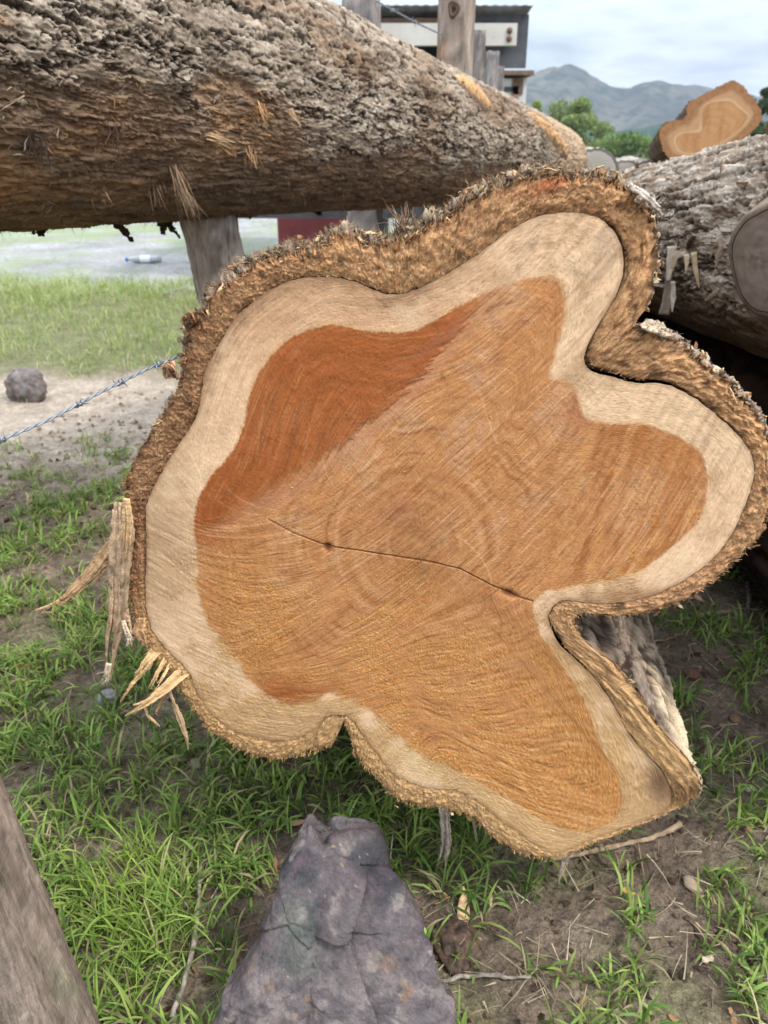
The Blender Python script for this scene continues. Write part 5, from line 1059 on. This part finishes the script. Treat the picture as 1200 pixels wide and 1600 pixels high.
# ---- weathered posts
M_POST = m_tint('weathered wood', 500, .28, .6, .002, .9, .15, (1, 1, .12), 40, .25)
def post(name, label, c, w, d, z0, z1, yaw, cols, lean=(0, 0), seed=0, cat='post', group=None, taper=1.0, wear=.008, n=60, rnd=.35, m=72):
    ph = np.linspace(0, 2 * np.pi, m, endpoint=False); z = np.linspace(z0, z1, n); e = rnd
    sx = np.sign(np.cos(ph)) * np.abs(np.cos(ph)) ** e * .5 * w; sy = np.sign(np.sin(ph)) * np.abs(np.sin(ph)) ** e * .5 * d
    cy, sy_ = math.cos(yaw), math.sin(yaw); V = []
    for k, zz in enumerate(z):
        f_ = 1 + (taper - 1) * k / (n - 1); V.append(np.stack([c[0] + lean[0] * (zz - z0) + f_ * (sx * cy - sy * sy_), c[1] + lean[1] * (zz - z0) + f_ * (sx * sy_ + sy * cy), np.full(m, zz)], -1))
    V = np.array(V); ctr = V.mean(1, keepdims=True); nr = V - ctr; nr /= np.linalg.norm(nr, axis=2)[..., None]
    lo = V + seed * 3.1; gr = fbm(lo * np.array([70, 70, 3.5]), 3); g2 = fbm(lo * np.array([26, 26, 5]) + 4, 3); V = V + nr * (wear * (.6 * gr + .5 * g2) - wear * .9 * sstep(.25, .5, gr))[..., None]
    V[-1, :, 2] += wear * 2.0 * fbm(lo[-1] * 40, 2); cc = mixc(np.broadcast_to(cols[0], V.shape).copy(), cols[1], .9 * sstep(-.15, .35, gr * .6 + g2)); cc = mixc(cc, cols[2], .75 * sstep(.15, .45, fbm(lo * np.array([14, 14, 9]) + 11, 4)))
    cc = cc * (1 + .40 * pnoise(lo * np.array([240, 240, 30])) + .25 * gr + .30 * pnoise(lo * np.array([420, 420, 420])))[..., None]; cc = mixc(cc, lin(168, 160, 146), .5 * sstep(.2, .42, fbm(lo * 36 + 40, 3))); cc = mixc(cc, cols[1] * .45, .6 * sstep(.32, .5, fbm(lo * np.array([90, 90, 16]) + 60, 3)))
    Vf = np.concatenate([V.reshape(-1, 3), [V[-1].mean(0)]]); cc = np.concatenate([cc.reshape(-1, 3), [cols[0] * .8]]); k = np.arange(m); T_ = np.stack([(n - 1) * m + k, (n - 1) * m + (k + 1) % m, np.full(m, n * m)], -1)
    return tag(mesh(name, Vf, [grid_faces(n, m, True), T_], M_POST, None, np.clip(cc, 0, 1), True, origin=(c[0], c[1], z0)), label, cat, group)
FG = 'weathered posts of the old fence'
e1_, e2_ = at(2, 1170, .63), at(172, 1600, .63); ln_ = (e1_[0] - e2_[0]) / (e1_[2] - e2_[2])
post('fence_post', 'thick weathered grey-brown post at the lower left edge', (e2_[0] - ln_ * (e2_[2] + .05) - .105, .575), .215, .12, -.05, .96, .0, (lin(136, 122, 110), lin(100, 88, 78), lin(122, 122, 98)), (ln_, 0), 1, group=FG, wear=.006, n=520, rnd=.45, m=300)
pb = belly(345); pz = float(pb[2])
post('fence_post', 'leaning rough post propping up the raised log from below', (pb[0] + .12, pb[1] + .05), .155, .15, -.03, pz + .03, .3, (lin(160, 146, 134), lin(104, 88, 76), lin(186, 178, 168)), (-.15, .0), 2, group=FG, rnd=.75, wear=.016)
Y1 = 4.2; a_ = at(683, 60, Y1); b_ = at(741, 60, Y1)
TALL = post('fence_post', 'tall square weathered post with a knot beside the shed', ((a_[0] + b_[0]) / 2, Y1), .155, .11, -.05, 2.25, -.32, (lin(158, 144, 132), lin(122, 106, 94), lin(160, 128, 104)), (0, 0), 3, group=FG, rnd=.22)
q_ = np.array([v.co[:] for v in TALL.data.vertices]) + np.array(TALL.location); kx, ky = pix(q_[:, 0], q_[:, 1], q_[:, 2]); kn = q_[np.where((kx - 708) ** 2 + (ky - 14) ** 2 < 120, q_[:, 1], 1e9).argmin()]
ph = np.linspace(0, 2 * np.pi, 40, endpoint=False); kd = np.array([math.sin(-.32), -math.cos(-.32), 0]); ks = np.array([math.cos(-.32), math.sin(-.32), 0]); kr = np.array([.030, .026, .020, .016, .010, .004, .0005]); kh = np.array([-.004, .005, .006, .003, .002, .003, .003])
V = np.concatenate([kn + kd * h_ + r_ * (1 + .12 * np.sin(3 * ph + 1))[:, None] * (np.cos(ph)[:, None] * ks + 1.25 * np.sin(ph)[:, None] * UPV) for r_, h_ in zip(kr, kh)]); kc = np.concatenate([np.tile(lin(*c_), (40, 1)) for c_ in [(120, 104, 92), (104, 86, 74), (70, 56, 48), (128, 108, 94), (84, 66, 56), (60, 48, 42), (60, 48, 42)]])
mesh('knot', V, grid_faces(7, 40, True), M_POST, TALL, kc)
a_ = at(545, 30, 3.9); b_ = at(597, 30, 3.9)
post('fence_post', 'grey post with a pale right edge at the top behind the raised log', ((a_[0] + b_[0]) / 2, 3.9), .15, .10, -.05, 2.2, -.3, (lin(140, 134, 132), lin(112, 104, 102), lin(176, 168, 158)), (-.01, 0), 4, group=FG, rnd=.22)
a_ = at(748, 60, 5.4); zt = at(748, 48, 5.4)[2]; post('fence_post', 'narrow grey post with its top beside the tall square post', (a_[0], 5.4), .075, .07, -.05, zt, .2, (lin(124, 118, 116), lin(96, 90, 88), lin(140, 130, 122)), (0, 0), 5, group=FG)
a_ = at(769, 100, 6.2); zt = at(769, 82, 6.2)[2]; post('fence_post', 'short grey post with a split top under the shed roof end', (a_[0], 6.2), .085, .07, -.05, zt, .1, (lin(140, 134, 132), lin(110, 104, 104), lin(150, 140, 132)), (0, 0), 6, group=FG)
a_ = at(780, 110, 7.0); zt = at(780, 104, 7.0)[2]; post('fence_post', 'lowest thin post right of the short split post', (a_[0], 7.0), .07, .07, -.05, zt, .1, (lin(130, 124, 122), lin(100, 94, 92), lin(140, 130, 122)), (0, 0), 7, group=FG)
a_ = at(598, 358, 7.6); post('fence_post', 'pale bluish-grey post glimpsed under the raised log', (a_[0], 7.6), .105, .09, -.05, 1.35, .1, (lin(132, 140, 142), lin(108, 116, 118), lin(150, 154, 152)), (0, 0), 8, group=FG)

# ---- barbed wire
M_WIRE = m_plain('galvanised wire', (.16, .18, .21), (.34, .37, .42), 120, .45, .2, .001, metal=.6)
def barbed(label, P, r, barb_at, seed, pitch=.028):
    P = np.array(P, float); n = int(np.linalg.norm(np.diff(P, axis=0), axis=1).sum() / .003) + 2; P = resample(P, n); T, A, B = frames(P); s = np.r_[0, np.cumsum(np.linalg.norm(np.diff(P, axis=0), axis=1))]
    o = thing('barbed_wire', label, 'wire', tuple(P[0])); rr = np.random.default_rng(seed); w = Acc()
    for k in (0, 1):
        a_ = 2 * np.pi * s / pitch + np.pi * k; V, Q, T_ = tube(P + (np.cos(a_)[:, None] * A + np.sin(a_)[:, None] * B) * r * .95, r, 6); w.add(V, Q, T_)
    w.build('strand', M_WIRE, o)
    for f_ in barb_at:
        i = min(int(f_ * (n - 1)), n - 2); b = Acc(); t = np.linspace(0, 1, 40); ph = t * 4 * np.pi + rr.uniform(0, 6); c = P[i] + np.outer((t - .5) * r * 9, T[i])
        V, Q, T_ = tube(c + 2.6 * r * (np.cos(ph)[:, None] * A[i] + np.sin(ph)[:, None] * B[i]), r * .8, 6); b.add(V, Q, T_)
        for sgn, k in ((-1, 0), (1, 39)):
            d = (-np.sin(ph[k]) * A[i] + np.cos(ph[k]) * B[i]) * sgn + T[i] * sgn * .3; st = c[k] + 2.6 * r * (np.cos(ph[k]) * A[i] + np.sin(ph[k]) * B[i]); V, Q, T_ = tube(np.array([st, st + d * r * 4, st + d * r * 8.5]), np.array([r * .8, r * .7, r * .1]), 6); b.add(V, Q, T_)
        b.build('barb', M_WIRE, o)
    return o
def wpx(l): return [at(x, y, Y) for x, y, Y in l]
wl = np.stack([np.array(q) for q in wpx([(-175, 745, .70), (-90, 722, .74), (0, 688, .79), (75, 657, .84), (155, 614, .90), (235, 574, .97), (262, 563, 1.0), (276, 558, 1.02)])])
barbed('twisted barbed wire running from the left edge to the sawn log', wl, .00115, (.10, .30, .575, .735, .895), 3)
barbed('thin rusty barbed wire between the two posts at the top', wpx([(588, 2, 3.84), (625, 22, 3.95), (655, 38, 4.05), (690, 54, 4.14)]), .0022, (.25, .6), 4, .05)

# ---- sticks, chips
M_STICK = m_tint('dead stick', 300, .3, .4, .002, .9, .15, (1, 1, 1), 60, .25)
def stick(label, pts, r, cols, name='twig', lift=.008, seed=0, branch=None):
    P = np.array([on_ground(x, y) for x, y in pts]); P = np.stack([np.interp(np.linspace(0, 1, 30), np.linspace(0, 1, len(pts)), P[:, k]) for k in range(3)], -1); P[:, 2] = gh(P[:, 0], P[:, 1]) + lift; rr = np.random.default_rng(seed); P[1:-1] = (P[:-2] + P[1:-1] + P[2:]) / 3; P += .0004 * rr.normal(size=P.shape)
    R_ = np.interp(np.linspace(0, 1, 30), np.linspace(0, 1, len(r)), r) * (1 + .12 * rr.normal(size=30)); a = Acc(); V, Q, T_ = tube(P, R_, 8); a.add(V, Q, T_, mixc(np.tile(cols[0], (len(V), 1)), cols[1], sstep(-.2, .3, fbm(V * 60, 2))))
    if branch:
        B_ = np.array([on_ground(x, y) for x, y in branch]); B_[:, 2] = gh(B_[:, 0], B_[:, 1]) + lift * .7; V, Q, T_ = tube(resample(B_, 12), np.linspace(.002, .001, 12), 6); a.add(V, Q, T_, np.tile(cols[1], (len(V), 1)))
    return tag(a.build(name, M_STICK, None, origin=tuple(P[0])), label, name)
tan_ = (lin(168, 146, 120), lin(132, 110, 88)); gry = (lin(152, 142, 130), lin(112, 102, 94)); brn = (lin(104, 80, 62), lin(78, 60, 48))
stick('long pale forked twig on soil under the lowest lobe of the log', [(835, 1352), (900, 1338), (960, 1325), (1010, 1312), (1063, 1288)], [.0025, .004, .0045, .004, .006], tan_, branch=[(996, 1320), (1008, 1370), (1020, 1420)], seed=1)
stick('upright grey stick in grass left of the big rock', [(272, 1600), (290, 1545), (305, 1480), (312, 1420), (315, 1355)], [.004, .004, .0038, .0035, .003], gry, lift=.02, seed=2)
stick('grey twig right of the purple rock near the bottom', [(676, 1548), (720, 1530), (780, 1524), (830, 1530)], [.003, .0034, .003, .002], gry, seed=3)
stick('pale split stick lying in grass right of the log', [(1085, 963), (1110, 960), (1150, 958)], [.006, .007, .004], tan_, seed=4)
stick('short grey stick on soil at the right edge', [(1168, 912), (1170, 930), (1169, 948)], [.006, .006, .005], gry, seed=5)
stick('thin dry stem slanting over soil at the far lower right', [(1085, 1440), (1140, 1490), (1200, 1545)], [.002, .0022, .0016], tan_, seed=6)
stick('thin tan stem near the right flank of the log', [(1010, 1010), (1045, 1000), (1075, 985), (1095, 972)], [.0016, .002, .0018, .001], tan_, seed=7)
stick('pale curved stem lying on the soil at the lower right', [(1095, 1398), (1110, 1392), (1125, 1412)], [.002, .0025, .002], tan_, seed=8)
def chip(label, x, y, L, W, col, seed, ang=0., up=.35):
    p = on_ground(x, y); p[2] = gh(np.array([p[0]]), np.array([p[1]]))[0] + .008; rr = np.random.default_rng(seed); V, Q = flake(p, np.array([.1, -.5, 1.]), np.array([math.cos(ang), math.sin(ang), up]), L, W, .003, rr, .15)
    return tag(mesh('wood_chip', V, Q, M_FIBRE, None, col * (1 + .3 * fbm(V * 90, 2))[:, None], True, origin=tuple(p)), label, 'wood chip')
chip('upright pale bark chip in grass between rock and log', 724, 1420, .028, .009, lin(196, 164, 126), 1, 1.4, 1.5)
chip('flat pale chip lying just above the tip of the big rock', 468, 1286, .017, .006, lin(176, 148, 112), 2, .3, 0)
chip('grey chip in grass under the left lower lobe', 272, 1190, .022, .008, lin(150, 132, 112), 3, .1, 0)
chip('grey brown chunk beside the chip under the left lower lobe', 306, 1196, .011, .010, lin(128, 112, 98), 4, 1., 0)
chip('frayed pale chip on soil at the lower right', 1085, 1382, .020, .010, lin(150, 132, 112), 5, 2.2, .1)
chip('bright tan sliver on soil below the forked twig', 982, 1392, .010, .004, lin(214, 170, 104), 6, -.5, .2)
chip('tan leaf-like chip in grass at the left', 45, 1045, .030, .006, lin(176, 134, 96), 7, .1, 0)
chip('pale chip near the stick right of the log', 1092, 935, .016, .008, lin(196, 168, 134), 8, 2.4, .2)
chip('small pale chip at the lower right edge', 1105, 1500, .010, .006, lin(190, 172, 148), 9, .4, .1)

# ---- plastic bottle lying on the track
def bottle():
    p = on_ground(228, 412); p[2] = .045; o = thing('plastic_bottle', 'clear plastic bottle with a blue cap lying on the grey track', 'bottle', tuple(p)); d = np.array([1., .15, 0]); d /= np.linalg.norm(d); L = .36
    M1 = m_plain('clear plastic', (.34, .36, .37), (.44, .47, .48), 8, .2, .1, .002, spec=.6); M2 = m_plain('blue cap', (.03, .12, .45), (.05, .18, .6), 8, .4, .0); M3 = m_plain('bottle label', (.55, .68, .75), (.8, .85, .9), 14, .4, .0)
    s = np.array([.02, .05, .08, .12, .2, .3, .36]); R_ = np.array([.016, .016, .028, .036, .038, .037, .030]); V, Q, T_ = tube(p + np.outer(s, d) - d * .2, R_, 24); mesh('bottle_body', V, [Q, T_], M1, o)
    V, Q, T_ = tube(p + np.outer([0., .004, .026], d) - d * .2, np.array([.016, .021, .021]), 20); mesh('bottle_cap', V, [Q, T_], M2, o)
    V, Q, T_ = tube(p + np.outer([.15, .16, .24, .25], d) - d * .2, np.array([.0385, .0392, .0388, .038]), 24, False); mesh('bottle_label', V, Q, M3, o)
bottle()

# ---- timber bearer that carries the sawn log (hidden below it)
V_, Q_ = box((.02, 1.62, .07), (.34, .16, .15)); b_ = mesh('bearer_block', V_, Q_, M_POST, None, np.tile(lin(110, 92, 76), (8, 1)), False, origin=(.02, 1.62, 0)); tag(b_, 'squared timber block under the middle of the sawn log', 'block')
V_, Q_ = box((.33, 3.6, .08), (.5, .2, .22)); b_ = mesh('bearer_block', V_, Q_, M_POST, None, np.tile(lin(110, 92, 76), (8, 1)), False, origin=(.33, 3.6, 0)); tag(b_, 'squared timber block under the far end of the sawn log', 'block')

# ================================================================== shed, red wall, small hut
M_SHEET = m_plain('weathered sheet', (.20, .22, .25), (.42, .44, .47), 5, .55, .2, .01, metal=.3, stops=((.3, (.16, .13, .12)), (.45, (.24, .25, .27)), (.7, (.40, .43, .46))))
M_DARK = m_plain('shed boards', (.035, .035, .04), (.075, .075, .08), 6, .9); M_BEAM = m_plain('painted steel', (.52, .50, .46), (.70, .69, .66), 3, .6, .2, .004, stops=((.30, (.30, .20, .13)), (.42, (.50, .47, .42)), (.7, (.62, .61, .57))))
M_RUST = m_plain('rust', (.11, .07, .05), (.22, .14, .09), 12, .9)
def shed():
    Y = 7.0; o = thing('shed', 'open shed with a rusty corrugated roof and pale steel beam at the top', 'shed', (0, Y + 1, 0))
    xr = at(830, 50, Y)[0]; xl = -1.5; z1 = at(700, 8, Y)[2]; z2 = at(700, 104, Y)[2]
    # corrugated roof, high at the front and falling to the back
    nx = 240; x = np.linspace(xl, xr, nx); y = np.linspace(0, 3.2, 8); X, Yy = np.meshgrid(x, y, indexing='ij'); Z = z1 - .10 * Yy + 0.003 * np.sin(X * 2 * np.pi / .076); top = np.stack([X, Y + Yy, Z], -1); V = np.concatenate([top.reshape(-1, 3), (top - [0, 0, .006]).reshape(-1, 3)]); m = nx * 8
    F = [grid_faces(nx, 8), grid_faces(nx, 8)[:, ::-1] + m]; rim = [k for k in range(8)] + [i * 8 + 7 for i in range(1, nx)] + [(nx - 1) * 8 + k for k in range(6, -1, -1)] + [i * 8 for i in range(nx - 2, 0, -1)]; a = np.array(rim); b = np.roll(a, -1); F.append(np.stack([a, a + m, b + m, b], -1))
    mesh('roof', V, [np.concatenate(F)], M_SHEET, o)
    zb1, zb0 = at(700, 36, Y)[2], at(700, 71, Y)[2]; xb = at(808, 55, Y)[0]
    A = Acc(); V, Q = box(((xl + xb) / 2, Y + .02, (zb1 + zb0) / 2), (xb - xl, .02, zb1 - zb0)); A.add(V, Q)
    for zz in (zb1 - .006, zb0 + .006): V, Q = box(((xl + xb) / 2, Y + .063, zz), (xb - xl, .066, .012)); A.add(V, Q)
    A.build('beam', M_BEAM, o, False); A = Acc()
    for xx, zz in ((xb - .06, zb1 - .05), (xb - .06, zb0 + .045)): V, Q, T_ = tube(np.array([[xx, Y + .012, zz], [xx, Y - .004, zz]]), .022, 14); A.add(V, Q, T_)
    A.build('bolt', M_RUST, o)
    # gable sheet hanging at the right end, front board strips under the roof edge
    V, Q = box((xr - .24, Y + .16, (z1 + z2) / 2 - .02), (.48, .014, z1 - z2 - .04)); mesh('end_sheet', V, Q, m_plain('dark sheet', (.055, .06, .07), (.13, .135, .15), 4, .6, .2, .01, metal=.2), o, smooth=False)
    V, Q = box(((xl + xr) / 2 - .3, Y + .12, z1 - .13), (xr - xl - .6, .03, .12)); mesh('purlin', V, Q, M_RUST, o, smooth=False)
    V, Q = box(((xl + xr) / 2 - .25, Y + .3, (z2 + .0) / 2 + .45), (xr - xl - .62, .03, z2 - .9 + 0.75)); mesh('wall', V, Q, M_DARK, o, smooth=False)  # board wall, the shade of the shed interior put into its colour
    for xx in (.3, xr - .55):
        V, Q = box((xx, Y + .2, (z1 - .05) / 2), (.09, .09, z1 - .1)); mesh('post', V, Q, M_DARK, o, smooth=False)
shed()
def hut():
    Y = 12.; a = at(783, 120, Y); b = at(826, 118, Y); zt, zb = at(800, 114, Y)[2], at(800, 168, Y)[2]; w = b[0] - a[0]; c = (a[0] + b[0]) / 2
    o = thing('hut', 'small pale hut with a rust-edged flat roof beyond the shed', 'hut', (c, Y, 0)); M1 = m_plain('pale paint', (.52, .52, .50), (.68, .68, .67), 3, .8)
    V, Q = box((c - .3, Y + .55, zt / 2 - .03), (w + .6, .9, zt - .06)); mesh('wall', V, Q, M1, o, smooth=False)
    V, Q = box((c - .3, Y + .5, zt), (w + .72, 1.14, .05)); mesh('roof', V, Q, M_RUST, o, smooth=False)
    V, Q = box((c + w / 2 - .13, Y + .09, zt - .16), (.15, .03, .19)); mesh('window', V, Q, M_RUST, o, smooth=False); V, Q = box((c - .04, Y + .09, zt - .19), (.17, .03, .06)); mesh('vent', V, Q, M_DARK, o, smooth=False)
    V, Q = box((c + .04, Y + .085, zt * .5), (.07, .02, zt - .3)); mesh('post', V, Q, m_plain('faded red paint', (.34, .12, .10), (.46, .20, .16), 5), o, smooth=False)
hut()
def redwall():
    Y = 9.0; a = at(432, 355, Y); b = at(584, 355, Y); w = b[0] - a[0]; c = (a[0] + b[0]) / 2; M = m_plain('dull red paint', (.22, .045, .05), (.34, .085, .085), 3, .6)
    o = thing('red_wall', 'dull red painted wall glimpsed between the raised log and the sawn log', 'wall', (c, Y + .1, 0)); A = Acc(); n = 40; x = np.linspace(a[0], b[0], n)
    V, Q = box((c, Y + .12, .62), (w, .06, 1.24)); mesh('panel', V, Q, M, o, smooth=False); V, Q = box((c, Y + .1, 1.265), (w + .06, .16, .05)); mesh('coping', V, Q, M_SHEET, o, smooth=False)
    for xx in (a[0] + .05, b[0] - .05): V, Q = box((xx, Y + .19, .62), (.08, .08, 1.24)); mesh('post', V, Q, M_RUST, o, smooth=False)
redwall()

# ================================================================== trees and hills
M_TRUNK = m_plain('tree bark', (.06, .045, .035), (.14, .11, .085), 12, .9)
def tree(label, x, y, h, rw, cols, seed, n=7000, low=.12, leaf=.05, cat='tree', name='tree', group='trees beyond the pile', trunk_r=.05):
    rr = np.random.default_rng(seed); o = thing(name, label, cat, (x, y, 0), group); A = Acc(); cl = []
    P = np.array([[x, y, -.05], [x + .03 * h * rr.normal(), y, h * .3], [x + .05 * h * rr.normal(), y, h * .75]]); V, Q, T_ = tube(resample(P, 12), np.linspace(trunk_r * h / 3, trunk_r * h / 9, 12), 10); A.add(V, Q, T_)
    for k in range(16):
        t = rr.uniform(low + .08, .95); az = rr.uniform(0, 6.28); env = rw * math.sin(math.pi * min(.97, .18 + .8 * t)) ** .8; rad = env * rr.uniform(.25, .85); e = np.array([x + rad * math.cos(az), y + rad * math.sin(az), h * t * rr.uniform(.92, 1.0)]); s0 = np.array([x, y, h * t * .6]); md = (s0 + e) / 2 + [0, 0, .05 * h]
        V, Q, T_ = tube(resample(np.array([s0, md, e]), 8), np.linspace(trunk_r * h / 9, trunk_r * h / 40, 8), 6); A.add(V, Q, T_); cl.append((e, rw * rr.uniform(.2, .42)))
    A.build('trunk', M_TRUNK, o); c = np.array([q[0] for q in cl]); s = np.array([q[1] for q in cl]); k = rr.integers(0, len(cl), n); dv = rr.normal(size=(n, 3)); dv /= np.linalg.norm(dv, axis=1)[:, None]; ctr = c[k] + dv * (s[k] * rr.random(n) ** .4)[:, None] * np.array([1, 1, .7]); ctr[:, 2] = np.maximum(ctr[:, 2], .05)
    D = dv + .8 * rr.normal(size=(n, 3)) + [0, 0, .3]; D /= np.linalg.norm(D, axis=1)[:, None]; S_ = np.cross(D, rr.normal(size=(n, 3))); S_ /= np.linalg.norm(S_, axis=1)[:, None]; L = leaf * rr.uniform(.6, 1.4, n)[:, None]
    V = np.stack([ctr - D * L, ctr + S_ * L * .42, ctr + D * L, ctr - S_ * L * .42], 1); cc = lerp(cols[0], cols[1], rr.random((n, 1))) * rr.uniform(.75, 1.2, (n, 1)) * rr.uniform(.8, 1.15, len(cl))[k][:, None]
    mesh('crown', V.reshape(-1, 3), np.arange(4 * n).reshape(-1, 4), M_LEAF, o, np.repeat(cc, 4, 0), False); return o
g1, g2, g3 = np.array([.10, .155, .06]), np.array([.23, .31, .11]), np.array([.38, .44, .18])
def tree_px(label, xc, ytop, Y, wpx_, cols, seed, **k):
    p = at(xc, ytop, Y); tree(label, p[0], Y, p[2], wpx_ / FPX * Y * .5, cols, seed, **k)
tree_px('light green spreading tree behind the far tip of the raised log', 896, 148, 40, 112, (g1, g3), 1, leaf=.085, n=9000)
tree_px('bright green bush right beside the small hut', 838, 146, 30, 36, (g2, g3), 2, leaf=.08, n=3500, name='bush', cat='bush')
tree_px('low olive bush left of the heart-shaped log end', 985, 204, 36, 100, (g1, g2 * 1.1), 3, leaf=.09, n=6000, name='bush', cat='bush')
tree_px('yellow-green bush between the raised log and the olive bush', 940, 226, 44, 90, (g2, g3), 4, leaf=.09, n=4500, name='bush', cat='bush')
tree_px('dark green tree at the right edge behind the heart-shaped log end', 1198, 118, 26, 72, (g1 * .4, g1 * .9), 5, leaf=.07, n=9000)
tree_px('small green tree peeping left of the heart-shaped log end', 1033, 205, 50, 40, (g1, g2), 6, leaf=.09, n=3000)
def hills(name, d0, d1, prof, cols, seed, na=420, nd=60, ridge=.25, forest=.0):
    az = np.radians(np.linspace(-70, 70, na)); d = np.linspace(d0, d1, nd); A, D = np.meshgrid(az, d, indexing='ij'); X, Y = D * np.sin(A), D * np.cos(A)
    xs = 600 + FPX * np.tan(az) / (CP + SP * np.interp(np.degrees(az), [-70, 70], [0, 0]) + 0.0) ; px_x = np.array([q[0] for q in prof], float); px_y = np.array([q[1] for q in prof], float)
    # photo columns of a ray at this azimuth near the horizon
    xs = 600 + FPX * np.tan(az) / math.cos(PITCH) * (1 - 0.0); yt = np.interp(xs, px_x, px_y); rr_ = ray(xs, yt); el = rr_[:, 2] / np.hypot(rr_[:, 0], rr_[:, 1]); H = el * (d0 + .62 * (d1 - d0)) + CAM_H
    out = (xs < px_x[0]) | (xs > px_x[-1]); H = np.where(out, H * (1 + .5 * fbm(np.stack([az * 9, 0 * az, 0 * az + seed], -1), 3)), H)
    t = (D - d0) / (d1 - d0); bump_ = np.where(t < .62, sstep(0, .62, t) , sstep(1.0, .62, t)); p = np.stack([X, Y, 0 * X], -1) / (d1 - d0)
    rg_ = fbm(p * 6 + seed, 5, .55, True); Z = H[:, None] * (bump_ * (1 - ridge) + bump_ * ridge * (.5 + .5 * rg_) * 1.0) ; Z = Z + H[:, None] * .0 - 1.5
    top_ = Z.max(1) + 1e-6; Z = Z * np.where(Z > 0, ((H) / top_)[:, None], 1)
    t_ = NT(name + ' cover'); v = t_.coord('Object'); a = t_.noise(v, 6. / (d1 - d0), 8, .62); b = t_.noise(v, 45. / (d1 - d0), 5, .6); t_.col(t_.mix(t_.ramp(b, (.45, 0.), (.6, 1.)), t_.ramp(a, (.32, cols[0]), (.5, cols[1]), (.68, cols[2])), cols[3])); t_.b.inputs['Roughness'].default_value = .95; t_.b.inputs['Specular IOR Level'].default_value = .0
    tag(mesh(name, np.stack([X, Y, Z], -1).reshape(-1, 3), grid_faces(na, nd), t_.m), kind='structure')
hills('hills', 420, 760, [(300, 170), (600, 150), (780, 128), (815, 118), (845, 108), (862, 104), (880, 106), (905, 116), (930, 130), (955, 137), (972, 138), (990, 130), (1008, 127), (1030, 132), (1050, 136), (1075, 134), (1100, 140), (1200, 160), (1500, 150)], ((.05, .045, .05), (.11, .10, .085), (.20, .20, .12), (.035, .05, .035)), 3., ridge=.42)
hills('foothills', 200, 380, [(300, 215), (700, 205), (850, 200), (930, 196), (960, 205), (1000, 200), (1060, 186), (1200, 190), (1500, 200)], ((.03, .06, .04), (.05, .09, .05), (.09, .125, .065), (.025, .045, .03)), 8., ridge=.3)

# ---- the air between here and the hills
V_, Q_ = box((0, 378, 60), (2600, 780, 124)); V_[:, 2] = np.where(V_[:, 2] < 60, -4.0, 95.0)
hz = bpy.data.materials.new('haze'); hz.use_nodes = True; nt = hz.node_tree; nt.nodes.clear(); ou = nt.nodes.new('ShaderNodeOutputMaterial'); pv = nt.nodes.new('ShaderNodeVolumePrincipled'); pv.inputs['Color'].default_value = (.66, .80, 1.0, 1); pv.inputs['Density'].default_value = .00062; pv.inputs['Anisotropy'].default_value = .2; nt.links.new(pv.outputs[0], ou.inputs['Volume'])
tag(mesh('haze', V_, Q_, hz, None, None, False), kind='stuff', label='thin bluish haze in the air towards the hills', cat='haze')
